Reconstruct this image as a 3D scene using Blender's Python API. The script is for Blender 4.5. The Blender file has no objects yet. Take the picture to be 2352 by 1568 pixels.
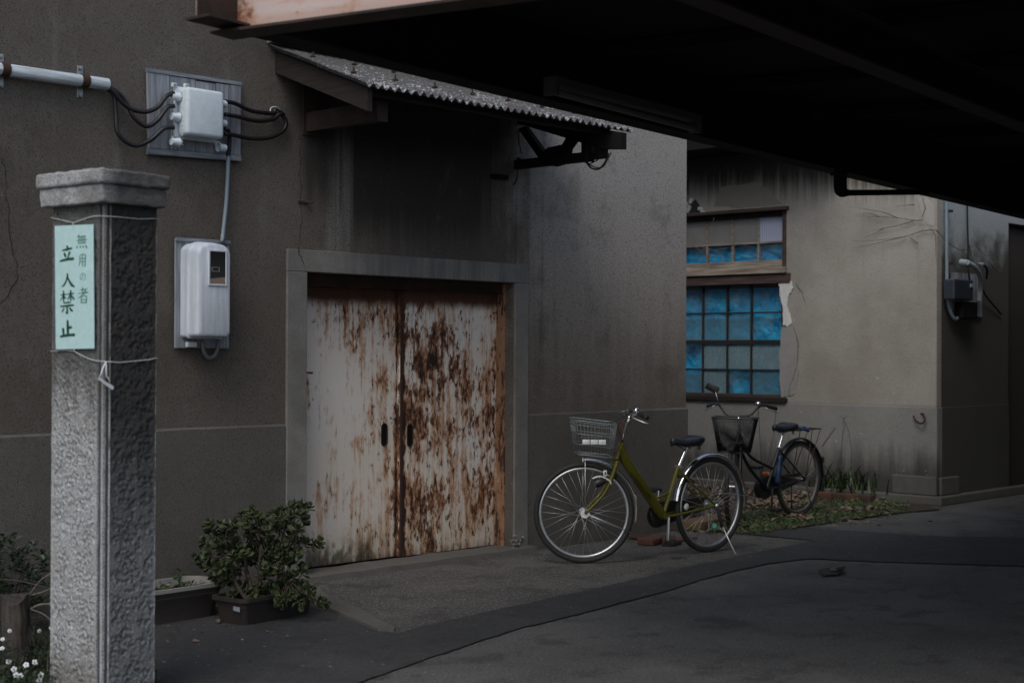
import bpy, bmesh, math, random
from mathutils import Vector, Matrix, noise as mnoise
PI = math.pi
rng = random.Random(7)
SC = bpy.context.scene
COL = SC.collection

# ------------------------------------------------------------------ camera, sky, sun, exposure
CAM_H = 1.40
AX = math.radians(43.4)                       # heading of the lens in the ground plane (world x = along the long wall)
cam_d = bpy.data.cameras.new('camera'); cam = bpy.data.objects.new('camera', cam_d); COL.objects.link(cam)
cam_d.sensor_width = 36; cam_d.lens = 3430 / 2352 * 36
cam_d.clip_start = 0.05; cam_d.clip_end = 600
cam.matrix_world = (Matrix.Translation((0, 0, CAM_H)) @ Matrix.Rotation(AX - PI / 2, 4, 'Z')
                    @ Matrix.Rotation(PI / 2 + math.radians(0.367), 4, 'X') @ Matrix.Rotation(math.radians(0.25), 4, 'Z'))
SC.camera = cam
cam_d.dof.use_dof = True; cam_d.dof.focus_distance = 9.6; cam_d.dof.aperture_fstop = 3.2
CW = cam.matrix_world.copy()

SUN_EL, SUN_AZ = math.radians(52), math.radians(205)      # direction TO the sun (azimuth ccw from +x)
world = bpy.data.worlds.new('World'); SC.world = world; world.use_nodes = True
wn = world.node_tree; bg = wn.nodes['Background']
sky = wn.nodes.new('ShaderNodeTexSky'); sky.sky_type = 'NISHITA'; sky.sun_disc = False
sky.sun_elevation = SUN_EL; sky.sun_rotation = PI / 2 - SUN_AZ
sky.air_density = 1.0; sky.dust_density = 3.0; sky.ozone_density = 1.0
hs = wn.nodes.new('ShaderNodeHueSaturation'); hs.inputs['Saturation'].default_value = 0.74      # thin overcast: a greyer sky
wn.links.new(sky.outputs[0], hs.inputs['Color']); wn.links.new(hs.outputs[0], bg.inputs[0]); bg.inputs[1].default_value = 0.15
sun_d = bpy.data.lights.new('sun', 'SUN'); sun = bpy.data.objects.new('sun', sun_d); COL.objects.link(sun)
sun_d.energy = 0.75; sun_d.angle = math.radians(30); sun_d.color = (1, 0.985, 0.94)
sdir = Vector((math.cos(SUN_EL) * math.cos(SUN_AZ), math.cos(SUN_EL) * math.sin(SUN_AZ), math.sin(SUN_EL)))
sun.rotation_euler = sdir.to_track_quat('Z', 'Y').to_euler()
SC.view_settings.view_transform = 'Standard'; SC.view_settings.look = 'None'
SC.view_settings.gamma = 1.0; SC.view_settings.use_curve_mapping = False
SC.view_settings.exposure = 0.03

# ------------------------------------------------------------------ survey: turn sight lines into points on real planes
def ray(px, py):
    d = Vector(((px - 1176) / 3430, -(py - 784) / 3430, -1.0))
    return CW.to_3x3() @ d
CO = Vector((0, 0, CAM_H))
DA, XB, YC = 7.12, 12.70, 6.62
def hit(px, py, axis, val):
    d = ray(px, py); t = (val - CO[axis]) / d[axis]
    return CO + d * t
def onA(px, py, off=0.0): return hit(px, py, 1, DA - off)
def onB(px, py, off=0.0): return hit(px, py, 0, XB - off)
def onC(px, py, off=0.0): return hit(px, py, 1, YC - off)
def onG(px, py, z=0.0): return hit(px, py, 2, z)
def atT(px, py, t): return CO + ray(px, py) * t

# ------------------------------------------------------------------ node helper
class S:
    def __init__(s, g, k): s.g, s.k = g, k
    def m(s, op, o=None, o2=None, clamp=False):
        n = s.g.nt.nodes.new('ShaderNodeMath'); n.operation = op; n.use_clamp = clamp
        s.g.put(n.inputs[0], s)
        if o is not None: s.g.put(n.inputs[1], o)
        if o2 is not None: s.g.put(n.inputs[2], o2)
        return S(s.g, n.outputs[0])
    def __add__(s, o): return s.m('ADD', o)
    __radd__ = __add__
    def __mul__(s, o): return s.m('MULTIPLY', o)
    __rmul__ = __mul__
    def __sub__(s, o): return s.m('SUBTRACT', o)
    def __rsub__(s, o): return (s * -1.0) + o
    def abs(s): return s.m('ABSOLUTE')
    def mx(s, o): return s.m('MAXIMUM', o)
    def clamp(s): return s.m('ADD', 0.0, clamp=True)
    def inv(s): return 1.0 - s
    def pt(s): return s
    def sm(s, a, b):
        n = s.g.nt.nodes.new('ShaderNodeMapRange'); n.interpolation_type = 'SMOOTHSTEP'
        if a > b:
            s.g.put(n.inputs[0], s); n.inputs[1].default_value = b; n.inputs[2].default_value = a
            n.inputs[3].default_value = 1; n.inputs[4].default_value = 0
        else:
            s.g.put(n.inputs[0], s); n.inputs[1].default_value = a; n.inputs[2].default_value = b
        return S(s.g, n.outputs[0])
class G:
    def __init__(g, nt):
        g.nt = nt
        tc = nt.nodes.new('ShaderNodeTexCoord'); g.obj = S(g, tc.outputs['Object'])
        sp = nt.nodes.new('ShaderNodeSeparateXYZ'); nt.links.new(g.obj.k, sp.inputs[0])
        g.x, g.y, g.z = (S(g, sp.outputs[i]) for i in range(3))
    def put(g, inp, v):
        if isinstance(v, S): g.nt.links.new(v.k, inp)
        elif isinstance(v, (tuple, list)):
            inp.default_value = tuple(v) + ((1,) if len(v) == 3 and len(inp.default_value) == 4 else ())
        else: inp.default_value = v
    def sc(g, sx, sy, sz, vec=None, off=(0, 0, 0)):
        n = g.nt.nodes.new('ShaderNodeMapping'); g.put(n.inputs[0], vec or g.obj)
        n.inputs['Scale'].default_value = (sx, sy, sz); n.inputs['Location'].default_value = off
        return S(g, n.outputs[0])
    def noise(g, scale, detail=4, rough=0.55, vec=None, dist=0.0):
        n = g.nt.nodes.new('ShaderNodeTexNoise'); g.put(n.inputs['Vector'], vec or g.obj)
        n.inputs['Scale'].default_value = scale; n.inputs['Detail'].default_value = detail
        n.inputs['Roughness'].default_value = rough; n.inputs['Distortion'].default_value = dist
        return S(g, n.outputs[0])
    def vor(g, scale, vec=None, feature='F1', rnd=1.0):
        n = g.nt.nodes.new('ShaderNodeTexVoronoi'); g.put(n.inputs['Vector'], vec or g.obj); n.feature = feature
        n.inputs['Scale'].default_value = scale; n.inputs['Randomness'].default_value = rnd
        return S(g, n.outputs[0])
    def mix(g, f, a, b):
        n = g.nt.nodes.new('ShaderNodeMix'); n.data_type = 'RGBA'; n.clamp_factor = True
        g.put(n.inputs[0], f); g.put(n.inputs[6], a); g.put(n.inputs[7], b)
        return S(g, n.outputs[2])
    def mul(g, a, f):
        n = g.nt.nodes.new('ShaderNodeVectorMath'); n.operation = 'SCALE'
        g.put(n.inputs[0], a); g.put(n.inputs[3], f)
        return S(g, n.outputs[0])
    def box(g, c, a, b, s=0.02):
        return c.sm(a - s, a + s) * c.sm(b + s, b - s)

def mat(name, fn, rough=0.85, metal=0.0, bump=0.004, spec=0.5):
    m = bpy.data.materials.new(name); m.use_nodes = True
    nt = m.node_tree; b = nt.nodes['Principled BSDF']; g = G(nt)
    r = fn(g); r = r if isinstance(r, dict) else {'c': r}
    g.put(b.inputs['Base Color'], r['c'])
    g.put(b.inputs['Roughness'], r.get('r', rough)); g.put(b.inputs['Metallic'], r.get('m', metal))
    b.inputs['Specular IOR Level'].default_value = spec
    if 'h' in r:
        bn = nt.nodes.new('ShaderNodeBump'); bn.inputs['Distance'].default_value = bump; bn.inputs['Strength'].default_value = 1.0
        g.put(bn.inputs['Height'], r['h']); nt.links.new(bn.outputs[0], b.inputs['Normal'])
    return m
def simple(name, col, rough=0.6, metal=0.0, var=0.25, scale=18, bump=0.0015, spec=0.5):
    def f(g):
        n = g.noise(scale, 5, 0.6); s = g.noise(scale * 7, 3)
        return {'c': g.mul(g.mix(0, col, col), (n * (2 * var) + (1 - var)) * (s * 0.3 + 0.85)), 'h': n * 0.6 + s * 0.4,
                'r': (n * 0.25 + (rough - 0.12)).clamp()}
    return mat(name, f, rough, metal, bump, spec)

# ------------------------------------------------------------------ materials
def f_plaster_long(g):
    x, y, z = g.x, g.y, g.z
    big = g.noise(0.8, 6, 0.6); mid = g.noise(5, 6, 0.65); gr = g.noise(150, 3, 0.7); sp = g.noise(75, 2, 0.5)
    strk = g.noise(1.0, 5, 0.6, g.sc(9, 9, 0.55)); fine = g.noise(1.0, 4, 0.6, g.sc(30, 30, 0.8))
    c = g.mix(big.sm(0.3, 0.7), (0.150, 0.129, 0.108), (0.212, 0.189, 0.162))
    c = g.mix(mid.sm(0.45, 0.8) * 0.35, c, (0.28, 0.265, 0.25))
    # upper wall right of the door: skylight put into the colour, streaked from above
    right = (x + (mid - 0.5) * 0.9 + (strk - 0.5) * 1.3).sm(7.35, 7.9) * (z + strk * 0.9).sm(1.3, 2.6)
    c = g.mix(right * 0.8, c, (0.42, 0.40, 0.375))
    c = g.mix((strk.sm(0.55, 0.75) * z.sm(1.2, 2.6)) * 0.30, c, (0.34, 0.33, 0.32))
    # pale runs between the bracket and the dark panel, darker around the bracket
    c = g.mix(g.box(x, 5.86, 6.06, 0.03) * z.sm(3.0, 2.3) * (fine.sm(0.3, 0.65) * 0.7 + 0.3) * 0.9, c, (0.34, 0.335, 0.32))
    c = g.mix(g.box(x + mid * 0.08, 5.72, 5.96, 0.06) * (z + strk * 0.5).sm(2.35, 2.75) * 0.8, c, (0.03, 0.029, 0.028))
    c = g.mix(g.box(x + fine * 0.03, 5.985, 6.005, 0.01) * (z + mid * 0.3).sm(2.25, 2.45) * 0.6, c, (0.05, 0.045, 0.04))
    # sooty lintel panel plus painted awning shade: sharp left edge, ragged right and lower edge
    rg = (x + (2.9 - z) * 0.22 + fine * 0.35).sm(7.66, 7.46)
    soot_shade = x.sm(6.075, 6.09) * rg * (z + fine * 0.22).sm(2.1, 2.42)
    c = g.mix(soot_shade * 0.86, c, (0.045, 0.041, 0.037))
    c = g.mix((z + strk * 0.6).sm(2.85, 3.15) * g.box(x, 5.6, 7.45, 0.12) * 0.8, c, (0.03, 0.03, 0.03))  # grime and awning shade painted together high under the sheet
    # damp at the foot
    c = g.mix((z + mid * 0.35).sm(0.38, 0.16) * 0.6, c, (0.06, 0.058, 0.052))
    c = g.mix(sp.sm(0.42, 0.32) * mid.sm(0.35, 0.6) * 0.7, c, (0.05, 0.047, 0.042))
    c = g.mix(g.noise(120, 2).sm(0.44, 0.34) * 0.6, c, (0.05, 0.047, 0.042))
    c = g.mix(sp.sm(0.66, 0.74) * 0.45, c, (0.42, 0.41, 0.39))
    c = g.mix(g.noise(2.6, 7, 0.7).sm(0.54, 0.66) * 0.30, c, (0.07, 0.068, 0.06))
    c = g.mix(g.noise(1.7, 8, 0.72, None, 0.6).sm(0.60, 0.68) * 0.22, c, (0.30, 0.29, 0.27))
    c = g.mix(g.box(x + fine * 0.04, 3.06, 3.22, 0.05) * z.sm(1.2, 1.9) * z.sm(2.15, 2.0) * fine.sm(0.4, 0.6) * 0.35, c, (0.05, 0.045, 0.04))
    return {'c': g.mul(c, (gr * 1.8 + 0.12) * ((x + (mid - 0.5) * 0.8).sm(7.0, 8.3) * 0.30 + 0.58)), 'h': gr * 0.7 + mid * 0.6 + sp * 0.3, 'r': 0.95}  # brighter toward the right: alley skylight put into the colour
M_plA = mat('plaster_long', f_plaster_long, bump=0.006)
def f_dado(g):
    big = g.noise(0.9, 6, 0.6); mid = g.noise(6, 6, 0.65); gr = g.noise(150, 3, 0.7); sp = g.noise(75, 2)
    c = g.mix(big.sm(0.3, 0.7), (0.175, 0.168, 0.152), (0.235, 0.225, 0.205))
    c = g.mix(mid.sm(0.5, 0.8) * 0.4, c, (0.30, 0.29, 0.27))
    c = g.mix((g.z + mid * 0.5).sm(0.55, 0.2) * 0.5, c, (0.09, 0.086, 0.075))
    c = g.mix(sp.sm(0.42, 0.32) * mid.sm(0.35, 0.6) * 0.6, c, (0.05, 0.05, 0.045))
    c = g.mix(g.noise(120, 2).sm(0.44, 0.34) * 0.5, c, (0.06, 0.058, 0.05))
    c = g.mix(g.noise(1.0, 5, 0.6, g.sc(8, 8, 1.2)).sm(0.55, 0.7) * 0.3, c, (0.09, 0.088, 0.08))
    return {'c': g.mul(c, (gr * 1.7 + 0.15) * 0.56), 'h': gr * 0.6 + mid * 0.8, 'r': 0.95}
M_dado = mat('plaster_dado', f_dado, bump=0.006)
def f_surround(g):
    mid = g.noise(4, 6, 0.65); gr = g.noise(120, 3, 0.7); strk = g.noise(1.0, 4, 0.6, g.sc(22, 22, 1.2))
    c = g.mix(mid.sm(0.3, 0.7), (0.185, 0.182, 0.172), (0.265, 0.262, 0.25))
    top = g.z.sm(1.78, 1.9) * g.box(g.x, 6.0, 7.6, 0.2)
    c = g.mix(top * strk.sm(0.35, 0.6) * 0.6, c, (0.12, 0.125, 0.135))
    c = g.mix(g.noise(1.5, 3).sm(0.6, 0.7) * 0.4, c, (0.36, 0.35, 0.33))
    return {'c': g.mul(c, (gr * 0.9 + 0.55) * 0.80), 'h': gr * 0.5 + mid, 'r': 0.9}
M_surr = mat('cement_surround', f_surround, bump=0.004)
def f_plaster_short(g):
    x, y, z = g.x, g.y, g.z
    big = g.noise(1.1, 6, 0.6); mid = g.noise(5, 6, 0.65); gr = g.noise(130, 3, 0.7)
    strk = g.noise(1.0, 5, 0.6, g.sc(7, 7, 0.5)); fine = g.noise(1.0, 4, 0.6, g.sc(22, 22, 0.7))
    c = g.mix(big.sm(0.3, 0.7), (0.30, 0.278, 0.24), (0.42, 0.40, 0.36))
    c = g.mix(g.noise(70, 2).sm(0.42, 0.34) * 0.4, c, (0.1, 0.095, 0.085))
    c = g.mix(mid.sm(0.5, 0.8) * 0.3, c, (0.46, 0.43, 0.39))
    c = g.mix(strk.sm(0.56, 0.72) * 0.35, c, (0.27, 0.255, 0.225))
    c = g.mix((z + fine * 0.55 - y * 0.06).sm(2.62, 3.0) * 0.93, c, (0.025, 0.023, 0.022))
    low = z.sm(0.93, 0.89)
    c = g.mix(low * 0.85, c, g.mix(mid, (0.20, 0.205, 0.20), (0.30, 0.30, 0.285)))
    c = g.mix((z + strk * 0.65 + mid * 0.2).sm(1.02, 0.62) * 0.92, c, (0.045, 0.044, 0.038))
    c = g.mix(g.noise(11, 4, 0.6).sm(0.70, 0.74) * 0.7, c, (0.5, 0.48, 0.45))
    # return wall: canopy shade low down and gap light above put into the colour
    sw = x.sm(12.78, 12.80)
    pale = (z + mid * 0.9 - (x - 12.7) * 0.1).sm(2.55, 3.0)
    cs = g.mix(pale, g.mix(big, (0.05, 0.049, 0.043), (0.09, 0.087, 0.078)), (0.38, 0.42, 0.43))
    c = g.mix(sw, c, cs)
    return {'c': g.mul(c, (gr * 1.0 + 0.5) * 0.84), 'h': gr * 0.6 + mid * 0.9, 'r': 0.95}
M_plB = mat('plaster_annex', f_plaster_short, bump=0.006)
M_patch = simple('fresh_white_plaster', (0.58, 0.575, 0.565), 0.9, var=0.22, scale=30, bump=0.004)
M_repair = simple('cement_repair', (0.26, 0.255, 0.245), 0.9, var=0.22, scale=9, bump=0.003)
M_crack = simple('crack_shadow', (0.035, 0.032, 0.028), 1.0, var=0.1)

def f_rust(dens_right):
    def f(g):
        x, z = g.x, g.z
        n = g.noise(1.0, 9, 0.68, g.sc(8, 8, 4.2), 0.3); n2 = g.noise(1.0, 7, 0.7, g.sc(34, 34, 13)); sp = g.noise(1.0, 5, 0.65, g.sc(75, 75, 30))
        st = g.noise(1.0, 5, 0.6, g.sc(30, 30, 1.3)); cl = g.noise(2.0, 4, 0.55)
        cx = 6.70
        near = (x - cx).abs().sm(0.62, 0.0)
        side = x.sm(6.66, 6.70)
        d = near * 0.060 + side * 0.052 - 0.055 + (cl - 0.5) * 0.36 + z.sm(1.2, 0.3) * 0.02
        d = d + (x - 6.65).abs().sm(0.045, 0.0) * 0.17
        d = d + (x - 7.47).sm(-0.05, 0.02) * 0.05
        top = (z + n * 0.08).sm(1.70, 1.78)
        v = n * 0.55 + n2 * 0.45 + d
        v2 = n2 * 0.62 + sp * 0.38 + d * 0.65
        white = g.mix(g.noise(1.6, 4).sm(0.35, 0.65), (0.78, 0.725, 0.66), (0.79, 0.78, 0.765))
        c = g.mix((z * -1.0 + cl * 0.8).sm(-0.9, 0.1) * 0.30, white, (0.66, 0.56, 0.46))
        c = g.mix((v * 0.62 + st * 0.38).sm(0.455, 0.565) * 0.88, c, (0.50, 0.265, 0.135))
        c = g.mix((z + n2 * 0.3).sm(0.55, 0.25) * 0.35, c, (0.40, 0.33, 0.20))
        c = g.mix(v.sm(0.525, 0.60) * 0.9, c, (0.21, 0.078, 0.030))
        c = g.mix(v2.sm(0.555, 0.59) * 0.92, c, (0.060, 0.024, 0.013))
        c = g.mix(v.sm(0.60, 0.66), c, (0.022, 0.012, 0.009))
        c = g.mix((z + n * 0.16).sm(0.20, 0.09) * (st.sm(0.4, 0.6) * 0.6 + 0.35), c, (0.15, 0.065, 0.03))
        c = g.mix(g.box(x, 5.8, 6.5, 0.15) * (z + n2 * 0.25).sm(0.36, 0.22) * n.sm(0.42, 0.55) * 0.85, c, (0.05, 0.048, 0.032))
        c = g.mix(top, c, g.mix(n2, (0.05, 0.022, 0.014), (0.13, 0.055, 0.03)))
        rr = v.sm(0.5, 0.6)
        return {'c': c, 'h': n2 * 0.35 - v.sm(0.54, 0.58) * 0.5 - v2.sm(0.55, 0.6) * 0.3 + sp * 0.15, 'r': rr * 0.4 + 0.45}
    return f
M_door = mat('rusted_white_paint', f_rust(1), bump=0.003)
def f_jamb(g):
    n = g.noise(1.0, 8, 0.68, g.sc(12, 12, 3.5)); n2 = g.noise(1.0, 6, 0.7, g.sc(50, 50, 16))
    v = n * 0.6 + n2 * 0.4 + g.z.sm(0.8, 0.1) * 0.05
    c = g.mix(v.sm(0.36, 0.46), (0.44, 0.36, 0.29), (0.29, 0.155, 0.085))
    c = g.mix(v.sm(0.50, 0.56), c, (0.05, 0.022, 0.013))
    return {'c': c, 'h': v, 'r': 0.8}
M_jamb = mat('rusted_jamb', f_jamb, bump=0.003)
def f_steelpaint(g):
    n = g.noise(3.5, 7, 0.65); n2 = g.noise(22, 6, 0.7); hz = g.noise(1.0, 5, 0.6, g.sc(3, 3, 26))
    P1 = onCorner
    dx = (g.x - P1.x); dy = (g.y - P1.y)
    d2 = (dx * dx + dy * dy).m('SQRT')
    v = n * 0.6 + n2 * 0.4 + d2.sm(0.32, 0.0) * 0.16
    low = (g.z + n2 * 0.03).sm(2.665, 2.625)
    c = g.mix((v * 0.7 + hz * 0.3).sm(0.50, 0.62), (0.54, 0.445, 0.42), (0.46, 0.28, 0.20))
    c = g.mix(v.sm(0.585, 0.66), c, (0.20, 0.07, 0.03))
    c = g.mix(v.sm(0.66, 0.72), c, (0.03, 0.014, 0.01))
    c = g.mix(low * 0.5, c, (0.4, 0.24, 0.17))
    c = g.mix((d2 + n2 * 0.06).sm(0.13, 0.05), c, (0.028, 0.014, 0.010))
    return {'c': c, 'h': n2, 'r': 0.6}
def f_ironbrown(g):
    n = g.noise(5, 7, 0.65); n2 = g.noise(40, 4, 0.7)
    c = g.mix(n.sm(0.35, 0.65), (0.014, 0.009, 0.0075), (0.042, 0.024, 0.018))
    return {'c': g.mul(c, n2 * 0.6 + 0.7), 'h': n2, 'r': 0.7}
M_iron = mat('brown_primer_iron', f_ironbrown, bump=0.002)
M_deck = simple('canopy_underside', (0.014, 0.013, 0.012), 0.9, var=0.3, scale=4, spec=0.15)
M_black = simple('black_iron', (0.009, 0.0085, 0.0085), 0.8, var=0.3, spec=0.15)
def f_corr(g):
    n = g.noise(30, 6, 0.7); n2 = g.noise(1.0, 5, 0.7, g.sc(70, 45, 45)); b = g.noise(3, 4)
    c = g.mix(b, (0.05, 0.05, 0.052), (0.10, 0.10, 0.10))
    v = n2 * 0.55 + n * 0.3 + b * 0.15 + (g.y * -0.045 + 0.30)
    c = g.mix(v.sm(0.53, 0.60), c, (0.40, 0.41, 0.43))
    c = g.mix(n.sm(0.62, 0.7) * 0.6, c, (0.035, 0.033, 0.03))
    return {'c': c, 'h': n2 + n * 0.5, 'r': 0.95}
M_corr = mat('lichened_cement_sheet', f_corr, bump=0.006)
def f_wood(c0, c1, ax='z'):
    def f(g):
        v = g.sc(60, 60, 3) if ax == 'z' else (g.sc(60, 3, 60) if ax == 'y' else g.sc(3, 60, 60))
        n = g.noise(1.0, 5, 0.65, v); b = g.noise(4, 4)
        c = g.mix(n.sm(0.3, 0.7), c0, c1)
        return {'c': g.mul(c, b * 0.7 + 0.65), 'h': n, 'r': 0.9}
    return f
M_wgrey = mat('weathered_board', f_wood((0.13, 0.145, 0.17), (0.30, 0.325, 0.36)), bump=0.003)
M_wbrown = mat('brown_window_timber', f_wood((0.030, 0.019, 0.017), (0.085, 0.052, 0.045), 'y'), bump=0.002)
M_wpale = mat('bleached_timber', f_wood((0.14, 0.115, 0.09), (0.36, 0.31, 0.25), 'y'), bump=0.002)
M_wdark = mat('dark_timber', f_wood((0.008, 0.006, 0.0055), (0.022, 0.015, 0.012), 'y'), bump=0.002)
M_pbox = simple('pale_grey_enamel', (0.60, 0.685, 0.73), 0.5, var=0.08, scale=6, bump=0.0006)
def f_meter(g):
    n = g.noise(1.0, 5, 0.6, g.sc(40, 40, 2.2)); b = g.noise(7, 5, 0.6); sp = g.noise(38, 2)
    c = g.mix(n.sm(0.35, 0.7), (0.52, 0.58, 0.66), (0.66, 0.71, 0.77))
    c = g.mix(b.sm(0.5, 0.75) * 0.4, c, (0.44, 0.50, 0.60))
    c = g.mix(sp.sm(0.72, 0.76), c, (0.08, 0.08, 0.09))
    return {'c': c, 'h': n, 'r': 0.55}
M_meter = mat('chalky_grey_plastic', f_meter, bump=0.0008)
def f_pipe(g):
    n = g.noise(1.0, 5, 0.65, g.sc(3, 60, 60))
    return {'c': g.mix(n.sm(0.35, 0.65), (0.34, 0.40, 0.44), (0.70, 0.77, 0.81)), 'h': n, 'r': 0.5}
M_pipe = mat('weathered_pvc_pipe', f_pipe, bump=0.0008)
M_pvc = simple('blue_grey_pvc', (0.19, 0.25, 0.29), 0.5, var=0.25)
M_pvcw = simple('off_white_pvc', (0.26, 0.30, 0.32), 0.5, var=0.2)
M_cable = simple('black_cable', (0.010, 0.010, 0.012), 0.45, var=0.2)
M_rustd = simple('dark_rust', (0.045, 0.022, 0.014), 0.9, var=0.4, scale=60)
M_screw = simple('dull_steel', (0.35, 0.37, 0.38), 0.45, 0.7, var=0.2, scale=60)
def f_granite(face):
    def f(g):
        x, y, z = g.x, g.y, g.z
        gr = g.noise(230, 3, 0.75); b = g.noise(5, 5, 0.6); m = g.noise(26, 5, 0.65); drip = g.noise(1.0, 5, 0.6, g.sc(16, 16, 1.6))
        c = g.mix(gr.sm(0.40, 0.60), (0.17, 0.18, 0.188), (0.60, 0.625, 0.64))
        c = g.mix(b.sm(0.45, 0.7) * 0.3, c, (0.30, 0.28, 0.26))
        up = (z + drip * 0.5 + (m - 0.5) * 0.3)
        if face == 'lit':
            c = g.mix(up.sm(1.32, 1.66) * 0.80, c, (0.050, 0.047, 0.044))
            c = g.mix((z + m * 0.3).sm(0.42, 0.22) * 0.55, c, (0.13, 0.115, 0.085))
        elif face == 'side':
            c = g.mix(0.62, c, (0.075, 0.086, 0.094))  # whole face darkened: its unlit side painted in, besides the real staining
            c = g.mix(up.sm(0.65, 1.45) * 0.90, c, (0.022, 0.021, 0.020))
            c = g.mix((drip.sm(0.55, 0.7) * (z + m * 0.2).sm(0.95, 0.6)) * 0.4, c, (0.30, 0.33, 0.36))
        elif face == 'mid':
            c = g.mix(up.sm(1.2, 1.6) * 0.55, c, (0.07, 0.065, 0.06))
        else:
            c = g.mix(b.sm(0.35, 0.65) * 0.5, c, (0.12, 0.118, 0.115))
            c = g.mix(g.x.sm(CAPX - 0.02, CAPX + 0.05) * 0.72, c, (0.05, 0.05, 0.052))  # right half of the cap darkened: unlit side put into the colour
            c = g.mix(drip.sm(0.5, 0.7) * 0.35, c, (0.07, 0.065, 0.06))
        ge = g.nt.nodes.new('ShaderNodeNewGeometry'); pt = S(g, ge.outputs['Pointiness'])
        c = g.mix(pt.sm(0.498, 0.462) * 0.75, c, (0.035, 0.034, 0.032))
        return {'c': g.mul(c, m * 0.6 + 0.7), 'h': gr * 0.8 + m * 0.8, 'r': 0.95}
    return f
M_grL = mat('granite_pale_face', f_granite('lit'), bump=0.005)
M_grR = mat('granite_sooty_shaded_face', f_granite('side'), bump=0.005)
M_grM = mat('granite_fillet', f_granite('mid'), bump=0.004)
CAPX = -9.0
M_grC = None if True else mat('granite_cap', f_granite('cap'), bump=0.005)
M_sign = simple('pale_mint_plastic', (0.50, 0.72, 0.73), 0.45, var=0.05, scale=5, bump=0.0004)
def f_ink(g):
    n = g.noise(38, 3); return {'c': g.mix(n.sm(0.35, 0.65), (0.006, 0.020, 0.015), (0.015, 0.11, 0.065)), 'r': 0.6}
M_ink = mat('green_black_ink', f_ink)
def f_ink2(g):
    n = g.noise(38, 3); return {'c': g.mix(n.sm(0.35, 0.65), (0.04, 0.15, 0.115), (0.11, 0.30, 0.23)), 'r': 0.6}
M_ink2 = mat('faded_green_ink', f_ink2)
M_string = simple('pale_string', (0.55, 0.62, 0.60), 0.8)
M_tape = simple('white_film', (0.72, 0.76, 0.80), 0.35, var=0.06)

def f_asph(c0, c1, agg, amt, tone=None):
    def f(g):
        b = g.noise(1.3, 6, 0.6); m = g.noise(9, 6, 0.65); gr = g.noise(170, 3, 0.75); a = g.noise(agg, 2, 0.6); a2 = g.vor(agg * 0.8)
        c = g.mix(b.sm(0.3, 0.7), c0, c1)
        c = g.mix(a.sm(0.56, 0.68) * amt, c, (0.20, 0.195, 0.19))
        c = g.mix(g.noise(140, 1, 0.5).sm(0.62, 0.70) * amt, c, (0.34, 0.33, 0.32))
        c = g.mix(b.sm(0.52, 0.66) * amt * 0.35, c, (0.15, 0.148, 0.142))
        c = g.mix(m.sm(0.6, 0.72) * 0.35, c, (0.018, 0.018, 0.018))
        c = g.mix(g.noise(26, 1).sm(0.755, 0.77) * 0.8, c, (0.30, 0.28, 0.25))
        g2 = g.noise(60, 3, 0.8); st_ = g.noise(3.2, 6, 0.7)
        c = g.mix(st_.sm(0.52, 0.62) * 0.45, c, (0.022, 0.022, 0.022))
        return {'c': g.mul(c, (gr * 1.6 + 0.2) * (g2 * 2.2 - 0.1)), 'h': gr * 0.5 + g2 + a * 0.6 + a2 * 0.4 + m * 0.9, 'r': m * 0.3 + 0.65}
    return f
M_road = mat('worn_asphalt', f_asph((0.072, 0.073, 0.072), (0.118, 0.119, 0.115), 95, 0.55), bump=0.008)
M_apron = mat('coarse_asphalt', f_asph((0.058, 0.056, 0.053), (0.100, 0.097, 0.092), 85, 0.85), bump=0.010)
M_trench = mat('newer_dark_asphalt', f_asph((0.030, 0.032, 0.034), (0.041, 0.043, 0.045), 120, 0.12), bump=0.004)
M_conc = simple('kerb_concrete', (0.10, 0.096, 0.088), 0.95, var=0.35, scale=8, bump=0.005)
def f_soil(g):
    n = g.noise(14, 6, 0.7); m = g.noise(60, 4, 0.7); b = g.noise(2.2, 4)
    c = g.mix(n.sm(0.35, 0.65), (0.030, 0.022, 0.016), (0.085, 0.062, 0.048))
    c = g.mix((b + n * 0.3).sm(0.62, 0.75) * 0.7, c, (0.03, 0.06, 0.02))
    return {'c': g.mul(c, m + 0.5), 'h': n + m, 'r': 1.0}
M_soil = mat('leafy_soil', f_soil, bump=0.02)

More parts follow.
